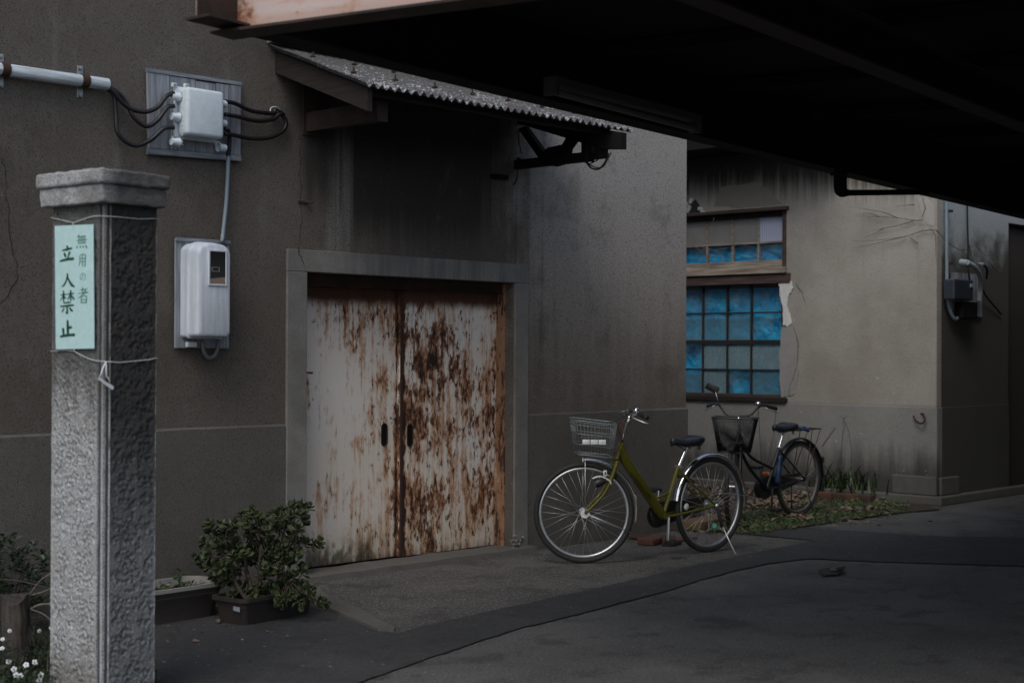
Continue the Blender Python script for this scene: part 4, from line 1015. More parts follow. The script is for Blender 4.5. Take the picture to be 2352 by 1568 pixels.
# strings round the post
onR = lambda px, py, d=0.004: hitP(px, py, PL(0, 0, 0) - e2 * d, -e2)
onLf = lambda px, py, d=0.006: hitP(px, py, PL(0, 0, 0) - e1 * d, -e1)
def string(L_, R_, label):
    P = [onLf(*p) for p in L_] + [onR(*p) for p in R_]
    e = P[-1]; w_ = PL(w1 + 0.004, 0, e.z) ; back = [PL(w1 + 0.004, w2 + 0.004, (P[0].z + e.z) / 2), PL(-0.004, w2 + 0.004, P[0].z)]
    o = MB().tube(P + [PL(w1 + 0.005, -0.004, e.z)] + back + [P[0]], 0.0017, 6).build('string', M_string, None, 180)
    return tag(o, label, 'string')
string([(117, 500), (140, 505), (158, 509), (168, 512), (185, 506), (205, 499), (218, 496)], [(240, 496), (280, 499), (320, 503), (352, 502)], 'upper pale string around the granite post holding the sign')
string([(119, 806), (150, 804), (170, 806), (185, 815), (205, 824), (218, 828)], [(242, 830), (275, 832), (310, 829), (340, 826), (358, 822)], 'lower pale string around the granite post below the sign')
for a, b in (((168, 511), (168, 528)), ((170, 806), (170, 790))):
    MB().tube([onS(a[0], a[1], 0.002), onS(b[0], b[1], 0.002)], 0.0018, 6).build('tie', M_string, SG)
TP = thing('torn_film', 'torn strip of white plastic film dangling from the lower string', 'plastic scrap', onR(241, 832))
tpx = lambda x, y: onR(201 + x * 0.0915, 775.2 + y * 0.0915, 0.012)
m_ = MB(); m_.tube([tpx(*p) for p in ((455, 600), (430, 680), (380, 780), (350, 890), (290, 1000))], [0.0022, 0.003, 0.0035, 0.0025, 0.0015], 5); m_.tube([tpx(*p) for p in ((455, 600), (465, 700), (468, 860), (478, 970), (520, 1010), (560, 1110))], [0.0022, 0.0045, 0.004, 0.0022, 0.003, 0.003], 5)
m_.build('strand', M_tape, TP, 180)
m_ = MB(); m_.prism([tpx(*p) for p in ((240, 1042), (290, 990), (330, 1012), (480, 1120), (590, 1170), (660, 1240), (630, 1310), (560, 1265), (420, 1165), (330, 1090))], Vector((-0.002, -0.004, 0))); m_.build('film_strip', M_tape, TP)

# ------------------------------------------------------------------ conduit, junction box, meter on the long wall
PI_ = thing('wall_conduit', 'weathered pale conduit along the upper left of the wall ending in three cables', 'conduit', onA(120, 175, 0.05))
MB().tube([onA(-60, 147, 0.045), onA(0, 159, 0.045), onA(247, 194, 0.045)], 0.032, 18).build('pipe', M_pipe, PI_, 60)
e_ = onA(247, 194, 0.045); d_ = (onA(247, 194, 0.045) - onA(0, 159, 0.045)).normalized()
MB().tube([e_ + d_ * 0.0006, e_ + d_ * 0.0012], 0.028, 16).build('pipe_mouth', M_black, PI_)
for px, py in ((10, 160), (193, 186)):
    c = onA(px, py, 0.045)
    MB().tube([c - d_ * 0.022, c + d_ * 0.022], 0.036, 18).build('clamp', M_rustd, PI_, 60)
    MB().box((c.x - .018, DA - 0.006, c.z - 0.085), (c.x + .018, DA - 0.001, c.z + 0.085), 0.002).build('clamp_strap', M_screw, PI_)
    for s in (-1, 1): MB().lathe([(0, .012), (.010, .010), (.012, 0)], (c.x, DA - 0.007, c.z + s * 0.072), (0, -1, 0), 10).build('screw', M_screw, PI_, 60)
BD = thing('cable_board', 'weathered grey plank board behind the pale junction box', 'board', onA(445, 260, 0.02))
c0, c1, c2, c3 = onA(338, 156, 0.03), onA(554, 189, 0.03), onA(553, 370, 0.03), onA(341, 354, 0.03)
cuts = [0, 0.225, 0.50, 0.72, 0.88, 1.0]; tops = [0.05, 0.055, 0.07, 0.06, 0.05]
for i in range(5):
    a, b = cuts[i] + 0.004, cuts[i + 1] - 0.004; lp = lambda u, v: c0.lerp(c1, u).lerp(c3.lerp(c2, u), v)
    yy = rng.uniform(-0.002, 0.002)
    m_ = MB(); m_.prism([lp(a, tops[i]) + Vector((0, yy, 0)), lp(b, tops[i]) + Vector((0, yy, 0)), lp(b, 0.925) + Vector((0, yy, 0)), lp(a, 0.925) + Vector((0, yy, 0))], (0, 0.018, 0)); m_.build('plank', M_wgrey, BD)
M_wgreyx = mat('weathered_batten', f_wood((0.10, 0.115, 0.14), (0.26, 0.285, 0.32), 'x'), bump=0.003)
for v0, v1 in ((0.0, 0.045), (0.93, 1.0)):
    m_ = MB(); m_.prism([lp(0, v0) + Vector((0, -.006, 0)), lp(1, v0) + Vector((0, -.006, 0)), lp(1, v1) + Vector((0, -.006, 0)), lp(0, v1) + Vector((0, -.006, 0))], (0, 0.028, 0)); m_.build('batten', M_wgreyx, BD)
JB = thing('junction_box', 'pale grey plastic junction box with cables entering both sides', 'junction box', onA(460, 260, 0.1))
f0 = onA(430, 196, 0.155); f1 = onA(516, 320, 0.155)
b0 = onA(404, 195, 0.035); b1 = onA(512, 330, 0.035)
MB().box((f0.x, DA - 0.155, f1.z), (f1.x, DA - 0.060, f0.z - 0.004), 0.022, 4).build('cover', M_pbox, JB, 50)
MB().box((f0.x - 0.010, DA - 0.059, f1.z - 0.012), (f1.x + 0.012, DA - 0.032, f0.z + 0.006), 0.006, 2).build('base', M_pbox, JB, 50)
for k, z in enumerate((f0.z - 0.06, f0.z - 0.17, f0.z - 0.31)):
    MB().lathe([(0.0, 0.0), (.020, 0.0), (.022, .03), (.026, .05)], (f0.x - 0.055, DA - 0.085, z), (1, 0, 0), 14).build('cable_gland', M_pbox, JB, 50)
    MB().lathe([(0.0, 0.0), (.020, 0.0), (.022, .03), (.026, .05)], (f1.x + 0.055, DA - 0.085, z), (-1, 0, 0), 14).build('cable_gland', M_pbox, JB, 50)
for (x, z) in ((f0.x - .02, f0.z + .010), (f0.x - .02, f1.z - .014), (f1.x + .02, f1.z - .014), (f0.x + .06, f0.z + .016)):
    MB().box((x - .016, DA - 0.066, z - .012), (x + .016, DA - 0.05, z + .012), .004).build('lug', M_pbox, JB); MB().lathe([(0, .008), (.007, .007), (.008, 0)], (x, DA - 0.067, z), (0, -1, 0), 8).build('screw', M_screw, JB)
M_let = simple('moulded_grey_lettering', (0.62, 0.67, 0.70), 0.6)
def text_on(body, M_, size, name, m, par, depth=0.0008):
    cu_ = bpy.data.curves.new(name, 'FONT'); cu_.body = body; cu_.size = size; cu_.align_x = 'CENTER'; cu_.align_y = 'CENTER'; cu_.extrude = depth
    t = bpy.data.objects.new('tmp', cu_); COL.objects.link(t); bpy.context.view_layer.update()
    me = bpy.data.meshes.new_from_object(t.evaluated_get(bpy.context.evaluated_depsgraph_get())); bpy.data.objects.remove(t)
    me.name = name; me.transform(M_); me.materials.clear(); me.materials.append(m)
    o = bpy.data.objects.new(name, me); COL.objects.link(o); o.parent = par; o.matrix_parent_inverse = pinv(par); return o
for body, z in (('K U', f0.z - 0.055), ('V C E 8 B K W', f0.z - 0.22)):
    Mx = Matrix.Translation((f0.x - 0.0008, DA - 0.105, z)) @ Matrix(((0, 0, -1, 0), (0, -1, 0, 0), (-1, 0, 0, 0), (0, 0, 0, 1)))
    text_on(body, Mx, 0.034, 'moulded_letters', M_let, JB)
def cableA(pts, r, label, m=M_cable, grp=None, nm='black_cable', n=7):
    o = MB().tube(bez([onA(px, py, off) for px, py, off in pts], n), r, 8).build(nm, m, None, 180); return tag(o, label, 'cable', grp)
cableA([(245, 196, .05), (262, 212, .06), (280, 235, .06), (302, 251, .06), (335, 257, .07), (362, 246, .08), (382, 222, .09), (399, 214, .09)], 0.013, 'highest of the three black cables looping from conduit to junction box')
cableA([(246, 200, .04), (272, 214, .05), (292, 240, .05), (308, 270, .06), (336, 290, .07), (362, 276, .08), (384, 248, .09), (400, 244, .09)], 0.013, 'middle of the three black cables looping from conduit to junction box')
cableA([(246, 203, .03), (262, 222, .04), (266, 260, .04), (272, 308, .05), (308, 334, .06), (345, 322, .07), (376, 296, .09), (399, 293, .09)], 0.013, 'lowest and longest black cable looping from conduit to junction box')
cableA([(517, 233, .09), (540, 238, .08), (575, 254, .06), (612, 260, .05), (630, 260, .05)], 0.013, 'highest black cable right of the junction box reaching the wall ring')
cableA([(517, 263, .09), (545, 268, .08), (590, 278, .06), (625, 274, .05), (642, 263, .05), (650, 262, .04), (634, 254, .04), (630, 258, .04)], 0.013, 'middle black cable right of the junction box curling round the wall ring')
cableA([(517, 308, .09), (535, 310, .08), (575, 318, .06), (620, 316, .05), (650, 300, .04), (657, 282, .04), (648, 264, .04), (634, 258, .04)], 0.013, 'lowest black cable right of the junction box in a wide loop')
m_ = MB(); c = onA(632, 259, 0.03)
m_.tube([c + Vector((0.034 * math.cos(t), -0.008 * math.sin(2 * t), 0.034 * math.sin(t))) for t in [2 * PI * k / 18 for k in range(18)]], 0.006, 6, closed=True); m_.tube([c + Vector((0, 0.03, -0.03)), c + Vector((0, -0.01, -0.034))], 0.006, 6)
tag(m_.build('cable_ring', M_screw, None, 180), 'small metal ring holding the cables beside the awning', 'bracket')
cableA([(517, 296, .09), (524, 302, .08), (527, 320, .06), (526, 345, .05), (524, 358, .045)], 0.013, 'short dark cable bending down from the junction box', n=5)
cableA([(525, 352, .045), (523, 400, .04), (520, 460, .04), (514, 520, .045), (510, 556, .06)], 0.012, 'thin blue grey conduit dropping to the meter', M_pvc, None, 'grey_conduit', 6)

MT = thing('electric_meter', 'chalky pale grey meter cover with a small dark window on a grey board', 'electric meter', onA(478, 680, 0.1))
a = onA(398, 548, 0.005); b = onA(505, 800, 0.005)
MB().box((a.x, DA - 0.028, b.z), (onA(520, 700).x, DA - 0.015, a.z), 0.003).build('back_board', M_wgrey, MT)
MB().box((a.x - .004, DA - 0.040, a.z - 0.014), (onA(520, 700).x, DA - 0.0285, a.z + 0.006), 0.002).build('board_rail', M_wgreyx, MT)
ft = onA(534, 562, 0.19); x1 = ft.x; x0 = onA(453, 600, 0.19).x; z1 = onA(490, 556, 0.19).z; z0 = onA(490, 776, 0.19).z
def arch(x0, x1, z0, z1, r, rb, y, n=8):
    P = []
    for cxx, czz, a0, a1, rr in ((x1 - r, z1 - r * .62, 0, 90, r), (x0 + r, z1 - r * .62, 90, 180, r), (x0 + rb, z0 + rb, 180, 270, rb), (x1 - rb, z0 + rb, 270, 360, rb)):
        for k in range(n + 1):
            t = math.radians(a0 + (a1 - a0) * k / n); P.append((cxx + rr * math.cos(t), y, czz + rr * math.sin(t) * (.62 if rr == r else 1)))
    return P
m_ = MB(); secs = [(0.0, 0.06, DA - 0.030), (0.0, 0.06, DA - 0.080), (-0.004, 0.06, DA - 0.084), (-0.004, 0.06, DA - 0.100), (0.004, .06, DA - 0.104), (0.006, 0.06, DA - 0.170), (0.012, 0.06, DA - 0.184), (0.024, 0.055, DA - 0.190)]
rg = [[m_.bm.verts.new(p) for p in arch(x0 + i, x1 - i, z0 + i, z1 - i, 0.085, 0.022, y)] for i, r, y in secs]
for A_, B_ in zip(rg[:-1], rg[1:]):
    n = len(A_)
    for k in range(n): m_.bm.faces.new((A_[k], A_[(k + 1) % n], B_[(k + 1) % n], B_[k]))
m_.bm.faces.new(rg[-1]); m_.bm.faces.new(rg[0][::-1])
m_.build('cover', M_meter, MT, 40)
wa = onA(482, 577, 0.192); wb = onA(517, 653, 0.192); yy = DA - 0.1935
fr = 0.010
for (p, q, r_, s_) in ((wa.x - fr, wb.x + fr, wa.z, wa.z + fr), (wa.x - fr, wb.x + fr, wb.z - fr, wb.z), (wa.x - fr, wa.x, wb.z, wa.z), (wb.x, wb.x + fr, wb.z, wa.z)):
    MB().box((p, yy - 0.004, r_), (q, yy + 0.006, s_), 0.0015).build('window_rim', M_meter, MT)
def f_dial(g):
    return {'c': g.mix((g.z + (g.x * -0.12)).sm(wb.z + 0.03 - 0.12 * wa.x, wb.z + 0.026 - 0.12 * wa.x), (0.008, 0.008, 0.009), (0.22, 0.17, 0.13)), 'r': 0.12}
MB().box((wa.x, yy - 0.001, wb.z), (wb.x, yy + 0.002, wa.z)).build('meter_window', mat('dark_meter_glass', f_dial), MT)
for q in ((0.10, .62, .50, .60), (0.10, .62, .38, .40), (0.10, .16, .40, .50), (0.56, .62, .40, .50)):
    MB().box((wa.x + (wb.x - wa.x) * q[0], yy - 0.0025, wb.z + (wa.z - wb.z) * (q[2] if q[2] < .5 or True else 0)), (wa.x + (wb.x - wa.x) * q[1], yy - 0.0012, wb.z + (wa.z - wb.z) * min(q[3], q[2] + .10 if q[1] - q[0] < .1 else q[2] + .02))).build('counter_frame', M_screw, MT)
MB().tube(bez([onA(466, 785, .06), onA(468, 806, .06), onA(480, 822, .06), onA(494, 815, .06), onA(501, 796, .06), onA(503, 778, .06)], 6), 0.012, 8).build('cable_loop', simple('dull_grey_cable', (0.13, 0.14, 0.15), 0.5), MT, 180)
MB().box((onA(418, 790).x, DA - .055, onA(430, 797).z), (onA(440, 790).x, DA - .029, onA(430, 785).z), .004).build('base_clip', M_pbox, MT)

# ------------------------------------------------------------------ plants by the wall
def f_leaf(c0, c1):
    def f(g):
        oi = g.nt.nodes.new('ShaderNodeObjectInfo'); r = S(g, oi.outputs['Random']); n = g.noise(20, 3)
        ge = g.nt.nodes.new('ShaderNodeNewGeometry'); ri = S(g, ge.outputs['Random Per Island'])
        return {'c': g.mix((r * 0.5 + ri * 0.5 + n * 0.5 - 0.25).clamp(), c0, c1), 'r': 0.5}
    return f
M_jade = mat('jade_leaf', f_leaf((0.013, 0.024, 0.008), (0.070, 0.085, 0.034)))
M_stem = simple('succulent_stem', (0.055, 0.043, 0.032), 0.8, var=0.3, scale=40)
M_pot = simple('dark_brown_plastic', (0.030, 0.024, 0.022), 0.55, var=0.2)
M_pot2 = simple('taupe_plastic', (0.055, 0.047, 0.042), 0.6, var=0.2)
M_rim = simple('faded_grey_rim', (0.27, 0.265, 0.25), 0.6, var=0.15)
def trough(name, label, cpx, L, Wd, H, taper, rad, m, mr, ang, rim=0.014):
    """rounded rectangular planter; cpx = near left bottom corner point"""
    c = cpx; ex = Vector((math.cos(ang), math.sin(ang), 0)); ey = Vector((-math.sin(ang), math.cos(ang), 0))
    mid = c + ex * L / 2 + ey * Wd / 2; T = thing(name, label, 'planter', mid)
    def ring(l, w, r, z, n=7):
        P = []
        for sx, sy, a0 in ((1, 1, 0), (-1, 1, 90), (-1, -1, 180), (1, -1, 270)):
            for k in range(n + 1):
                t = math.radians(a0 + 90 * k / n); P.append(mid + ex * (sx * (l / 2 - r) + r * math.cos(t)) + ey * (sy * (w / 2 - r) + r * math.sin(t)) + Vector((0, 0, z)))
        return P
    def shell(secs, name, m, cap0, cap1, par):
        m_ = MB(); R = [[m_.bm.verts.new(p) for p in ring(*s)] for s in secs]
        for A_, B_ in zip(R[:-1], R[1:]):
            for k in range(len(A_)): m_.bm.faces.new((A_[k], A_[(k + 1) % len(A_)], B_[(k + 1) % len(A_)], B_[k]))
        if cap0: m_.bm.faces.new(R[0][::-1])
        if cap1: m_.bm.faces.new(R[-1])
        return m_.build(name, m, par, 40)
    t = taper
    shell([(L, Wd, rad, 0.002), (L + t * .7, Wd + t * .7, rad, H * .72), (L + t * .7 + .008, Wd + t * .7 + .008, rad, H * .74), (L + t, Wd + t, rad, H - .02)], 'trough', m, True, False, T)
    shell([(L + t, Wd + t, rad, H - .0195), (L + t + rim * 2, Wd + t + rim * 2, rad + rim, H - .019), (L + t + rim * 2, Wd + t + rim * 2, rad + rim, H), (L + t - .01, Wd + t - .01, rad, H), (L + t - .012, Wd + t - .012, rad, H - .05)], 'rim', mr, False, False, T)
    shell([(L + t * .8 - .012, Wd + t * .8 - .012, rad, H - .045), (L + t * .8 - .014, Wd + t * .8 - .014, rad, H - .044)], 'potting_soil', M_soil, False, True, T)
    return T, mid, ex, ey
pc = onG(560, 1440)
T1_, mid1, ex1, ey1 = trough('planter', 'dark brown plastic planter with a price sticker holding the jade plant', pc, 0.48, 0.19, 0.145, 0.045, 0.035, M_pot, M_pot, math.radians(7))
st = mid1 - ex1 * 0.235 - ey1 * 0.02 + Vector((0, 0, 0.10))
_n = -ex1
m_ = MB(); P = [hitP(px, py, mid1 - ex1 * 0.262, _n) for px, py in ((536, 1391), (551, 1394), (551, 1405), (536, 1401))]; m_.prism(P, _n * 0.001); m_.build('price_sticker', M_pvcw, T1_)
pc2 = onG(300, 1447)
T2_, mid2, ex2, ey2 = trough('planter', 'long taupe planter with a pale oval rim beside the granite post', pc2 + Vector((0, 0, 0)), 0.56, 0.24, 0.185, 0.06, 0.10, M_pot2, M_rim, math.radians(2), 0.012)

def leaf_mesh(name, L, W, T, m):
    bm = bmesh.new(); prof = [(0, .12), (.25, .42), (.55, .92), (.8, 1.0), (.95, .62), (1.0, .0)]
    def side(z, s):
        a = [bm.verts.new((x * L, w * W / 2 * 0.9, z * (1 if 0 < w < .9 else .8) + 0.12 * L * x * x)) for x, w in prof[:-1]]; b = [bm.verts.new((x * L, -w * W / 2 * 0.9, z + 0.12 * L * x * x)) for x, w in prof[:-1]]
        t = bm.verts.new((L, 0, z + .12 * L)); return a, b, t
    a, b, t = side(T / 2, 1)
    a2, b2, t2 = side(-T / 2, -1)
    bm.faces.new(a + [t] + b[::-1]); bm.faces.new((b2 + [t2] + a2[::-1]))
    o1 = a + [t] + b[::-1]; o2 = a2 + [t2] + b2[::-1]
    for i in range(len(o1)):
        k = (i + 1) % len(o1); bm.faces.new((o1[k], o1[i], o2[i], o2[k]))
    bmesh.ops.triangulate(bm, faces=[f for f in bm.faces if len(f.verts) > 4])
    bmesh.ops.recalc_face_normals(bm, faces=bm.faces)
    me = bpy.data.meshes.new(name); bm.to_mesh(me); bm.free(); me.materials.append(m); return me
JL = [leaf_mesh('leaf', l, w, 0.005, M_jade) for l, w in ((0.047, 0.034), (0.040, 0.029), (0.052, 0.033))]
JP = thing('jade_plant', 'bushy jade plant with thick rounded leaves in front of the rusted door', 'potted plant', mid1)
poly_ = [(447, 1285), (446, 1262), (474, 1228), (474, 1198), (520, 1193), (540, 1190), (556, 1178), (578, 1172), (585, 1160), (615, 1172), (622, 1160), (650, 1158), (660, 1148), (676, 1152), (700, 1152), (716, 1162), (715, 1192), (700, 1214), (712, 1226), (708, 1250), (694, 1262), (690, 1300), (706, 1330), (690, 1362), (640, 1392), (580, 1396), (540, 1388), (520, 1352), (500, 1345), (482, 1318), (470, 1300)]
def inside(px, py, P):
    r = False
    for i in range(len(P)):
        (xa, ya_), (xb, yb_) = P[i], P[i - 1]
        if (ya_ > py) != (yb_ > py) and px < (xb - xa) * (py - ya_) / (yb_ - ya_) + xa: r = not r
    return r
t0_ = (mid1 - CO).dot(ray(1176, 806).normalized())
tips = []
tries = 0
while len(tips) < 165 and tries < 9000:
    tries += 1
    px, py = rng.uniform(440, 720), rng.uniform(1145, 1400)
    if not inside(px, py, poly_): continue
    if 500 < px < 680 and 1290 < py < 1345 and rng.random() < 0.6: continue
    dt = rng.uniform(-0.16, 0.20) * (1.0 if py < 1350 else 0.6)
    if py > 1350: dt = rng.uniform(-0.18, -0.05)
    if all((px - a) ** 2 + (py - b) ** 2 + ((dt - c) * 260) ** 2 > 13 ** 2 for a, b, c in tips): tips.append((px, py, dt))
tips += [(724, 1250, -0.1), (730, 1246, -0.12), (712, 1362, -0.16), (744, 1388, -0.12), (735, 1378, -0.15), (690, 1385, -0.16), (556, 1395, -0.15), (586, 1398, -0.17)]
hubs = []
soil_c = mid1 + Vector((0, 0, 0.10))
leaf_places = []; mst = MB()
mains = [(soil_c + ex1 * u, atT(px, py, t0_ + d)) for u, px, py, d in ((-.12, 520, 1270, -.03), (-.08, 560, 1250, .08), (0.0, 600, 1250, -.05), (.05, 650, 1220, .05), (.10, 680, 1240, -.05), (.0, 570, 1320, -.10), (.12, 670, 1330, -.1))]
for a, b in mains:
    mid = a.lerp(b, .5) + Vector((rng.uniform(-.03, .03), rng.uniform(-.02, .02), -0.01)); mst.tube(bez([a, mid, b], 5), [0.013 - 0.006 * k / 10 for k in range(11)], 7)
for px, py, dt in tips:
    p = atT(px, py, t0_ + dt); hub = min((m for _, m in mains), key=lambda q: (q - p).length)
    st_ = hub.lerp(soil_c, rng.uniform(0, .12)).lerp(p, .25); mst.tube(bez([st_, st_.lerp(p, .55) + Vector((0, 0, -0.02)), p], 3), 0.0028, 5)
    dr__ = (p - st_).normalized() + Vector((0, 0, .6)); dr__.normalize()
    q = dr__.to_track_quat('Z', 'Y').to_matrix().to_4x4(); tw = rng.random() * 6
    nl = rng.randint(4, 5)
    for pr in range(nl):
        for s in (0, 1):
            el = math.radians(8 + pr * 17 + rng.uniform(-8, 8)); az = tw + pr * PI / 2 + s * PI + rng.uniform(-.2, .2)
            Mx = Matrix.Translation(p - dr__ * 0.012 * (1 - pr * .3)) @ q @ Matrix.Rotation(az, 4, 'Z') @ Matrix.Rotation(-el, 4, 'Y') @ Matrix.Rotation(rng.uniform(-.3, .3), 4, 'X') @ Matrix.Scale(rng.uniform(.8, 1.15) * (1 - .08 * pr), 4)
            leaf_places.append((p, rng.choice(JL), Mx))
mst.build('stem', M_stem, JP, 180)
leaf_places.sort(key=lambda r: (r[0] - CO).length + rng.uniform(0, .08))
def scatter_join(places, name, m, par):
    V = []; F = []; 
    for _, me, Mx in places:
        o = len(V); V += [tuple(Mx @ v.co) for v in me.vertices]; F += [tuple(o + i for i in p.vertices) for p in me.polygons]
    me = bpy.data.meshes.new(name); me.from_pydata(V, [], F); me.materials.append(m); ob = bpy.data.objects.new(name, me); COL.objects.link(ob)
    if par: ob.parent = par; ob.matrix_parent_inverse = pinv(par)
    return kind(ob, 'stuff')
def scatter_parts(places, name, par, k=295):
    for _, me, Mx in places[:k]:
        o = bpy.data.objects.new(name, me); COL.objects.link(o); o.parent = par; o.matrix_parent_inverse = pinv(par); o.matrix_basis = Mx
scatter_parts(leaf_places, 'leaf', JP); scatter_join(leaf_places[295:], 'foliage', M_jade, JP)

# generic small weed maker
M_grass = mat('weed_green', f_leaf((0.022, 0.050, 0.012), (0.065, 0.125, 0.030)))
M_grassd = mat('weed_dark_green', f_leaf((0.008, 0.017, 0.007), (0.022, 0.040, 0.016)))
def blade(mb, p, h, lean, az, w, seg=4, droop=0.5):
    d = Vector((math.cos(az), math.sin(az), 0)); sd = Vector((-d.y, d.x, 0)); L = []; R = []
    for i in range(seg + 1):
        t = i / seg; c = p + d * (lean * h * t ** 1.6) + Vector((0, 0, h * (t - droop * 0.35 * t ** 3))); ww = w * (1 - t) ** 0.7 * .5 + 0.0004
        L.append(mb.bm.verts.new(c + sd * ww)); R.append(mb.bm.verts.new(c - sd * ww))
    for i in range(seg): mb.bm.faces.new((L[i], L[i + 1], R[i + 1], R[i]))
def weedleaf(mb, p, s, n=None):
    az = rng.random() * 6.3; d = Vector((math.cos(az), math.sin(az), rng.uniform(-.1, .8))).normalized(); sd = d.cross(Vector((rng.uniform(-.4, .4), rng.uniform(-.4, .4), 1))).normalized()
    up = sd.cross(d) * s * .15
    v = [mb.bm.verts.new(q) for q in (p, p + d * s * .5 + sd * s * .3 + up, p + d * s, p + d * s * .5 - sd * s * .3 + up)]; mb.bm.faces.new((v[0], v[1], v[2])); mb.bm.faces.new((v[0], v[2], v[3]))
# weeds in the second planter
wp = thing('weeds', 'small green weeds growing in the oval rimmed planter', 'weed', mid2 + Vector((0, 0, .15)))
m_ = MB()
for k in range(170):
    p = mid2 + ex2 * rng.uniform(-.2, .24) + ey2 * rng.uniform(-.08, .08) + Vector((0, 0, 0.14 + rng.random() * .035)); weedleaf(m_, p, rng.uniform(.015, .035))
kind(m_.build('ground_cover', M_grass, wp), 'stuff')
m_ = MB(); base = onG(452, 1420, 0.14); base = mid2 + ex2 * 0.10 + Vector((0, 0, .14))
for k in range(26):
    p = base + Vector((rng.uniform(-.03, .03), rng.uniform(-.03, .03), rng.uniform(0, .10))); weedleaf(m_, p, rng.uniform(.03, .05))
m_.build('sprig', M_grass, wp)

# shrub, stump, stalks at the far left
SH = thing('shrub', 'dark leafy shrub against the wall left of the granite post', 'shrub', onG(30, 1440))
m_ = MB(); lf = []
for k in range(1900):
    a = rng.random() ** .5; th = rng.random() * 6.3; px = 25 + 92 * a * math.cos(th); py = 1330 + 98 * a * math.sin(th)
    if mnoise.noise(Vector((px * .035, py * .035, 0))) < -0.12: continue
    weedleaf(m_, atT(px, py, rng.uniform(7.0, 7.55)), rng.uniform(.018, .045))
m_.build('foliage', M_grassd, SH)
m_ = MB(); b0_ = atT(20, 1440, 7.3)
for k in range(14):
    p = atT(rng.uniform(-40, 95), rng.uniform(1245, 1400), 7.25); m_.tube(bez([b0_, b0_.lerp(p, .5) + Vector((rng.uniform(-.03, .03), 0, .03)), p], 4), 0.004, 5)
m_.tube(bez([atT(26, 1330, 7.1), atT(30, 1290, 7.1), atT(40, 1240, 7.1)], 4), 0.003, 4); m_.tube(bez([atT(0, 1330, 7.0), atT(50, 1335, 7.0), atT(112, 1350, 7.0)], 4), 0.004, 4)
m_.build('branch', M_twigd, SH, 180)
SP = thing('tree_stump', 'leaning grey brown stump with peeling bark at the lower left', 'stump', onG(60, 1560))
P = [atT(50, 1590, 6.45), atT(46, 1530, 6.45), atT(40, 1470, 6.45), atT(36, 1420, 6.45), atT(34, 1372, 6.45)]
m_ = MB(); n = 20; rings = []
for j, p in enumerate(bez(P, 6)):
    rings.append([m_.bm.verts.new(p + Vector((math.cos(t), math.sin(t), 0)) * (0.058 + 0.010 * mnoise.noise(Vector((math.cos(t) * 3, math.sin(t) * 3, j * .25))) + 0.005 * mnoise.noise(Vector((math.cos(t) * 9, math.sin(t) * 9, j * .1)))) + Vector((0, 0, 0.02 * math.cos(t * 2 + 1) * (j > 22)))) for t in [2 * PI * k / n for k in range(n)]])
for A_, B_ in zip(rings[:-1], rings[1:]):
    for k in range(n): m_.bm.faces.new((A_[k], A_[(k + 1) % n], B_[(k + 1) % n], B_[k]))
m_.bm.faces.new(rings[-1]); m_.build('trunk', mat('weathered_bark', f_wood((0.014, 0.012, 0.010), (0.075, 0.064, 0.056)), bump=0.008), SP, 50)
m_ = MB()
for L in ([(68, 1365), (90, 1335), (125, 1310)], [(72, 1366), (100, 1358), (126, 1344)], [(70, 1396), (95, 1388), (128, 1382)], [(70, 1398), (100, 1410), (130, 1434)], [(78, 1392), (96, 1386), (115, 1388), (130, 1392)]):
    m_.tube(bez([atT(x, y, 6.4) for x, y in L], 5), 0.0022, 4)
m_.build('twig', M_twig, SP, 180)
kind(sheet('weed_bed_soil', [onG(*p) for p in ((-400, 1440), (-100, 1428), (100, 1415), (115, 1440), (180, 1500), (355, 1545), (375, 1600), (340, 1700), (-600, 1700))], 0.013, M_soil, 0.04), 'structure')
m_ = MB(); cnt = 0
while cnt < 3800:
    px = rng.uniform(-60, 380); py = rng.uniform(1450, 1720)
    lim = 1475 if px < 120 else 1475 + (px - 120) * .42
    if py < lim: continue
    p = onG(px, py, 0.012)
    if px < 130 or rng.random() < .3:
        h = rng.uniform(.03, .17) * (1 if px < 130 else .5)
        if rng.random() < .5: blade(m_, p, h, rng.uniform(.2, .9), rng.random() * 6.3, .004, 3)
        else: weedleaf(m_, p + Vector((0, 0, h * .9)), rng.uniform(.012, .035))
    else: weedleaf(m_, p + Vector((0, 0, rng.uniform(0, .03))), rng.uniform(.008, .025))
    cnt += 1
kind(m_.build('weeds', M_grassd, None), 'stuff')
# white flowers
M_pet = simple('white_petal', (0.78, 0.80, 0.84), 0.7, var=0.05)
M_eye = simple('flower_eye', (0.15, 0.17, 0.08), 0.8)
bm = bmesh.new()
for k in range(5):
    a = k * 2 * PI / 5; ca, sa = math.cos(a), math.sin(a); pts = []
    for r, w, z in ((.0015, 0, .001), (.006, .0042, .002), (.0105, .0046, .001), (.012, 0, 0), (.0105, -.0046, .001), (.006, -.0042, .002)):
        pts.append(bm.verts.new((ca * r - sa * w, sa * r + ca * w, z + k * .00015)))
    bm.faces.new(pts)
pm = bpy.data.meshes.new('flower_head'); bm.to_mesh(pm); bm.free(); pm.materials.append(M_pet)
em = MB().lathe([(0, .003), (.0022, .002), (.0026, 0)], (0, 0, 0.0015), (0, 0, 1), 8); emo = em.build('flower_eye', M_eye)
fl = [(20, 1518, 5.95, 'upper left white flower, fully open'), (60, 1526, 5.95, 0), (80, 1520, 5.9, 0), (32, 1536, 5.9, 0), (37, 1549, 5.85, 0), (47, 1551, 5.85, 0), (94, 1549, 5.85, 0), (90, 1561, 5.8, 0), (5, 1488, 6.1, 0), (6, 1467, 6.2, 0), (22, 1448, 6.3, 0), (90, 1448, 6.4, 0), (117, 1441, 6.4, 0), (126, 1440, 6.4, 0)]
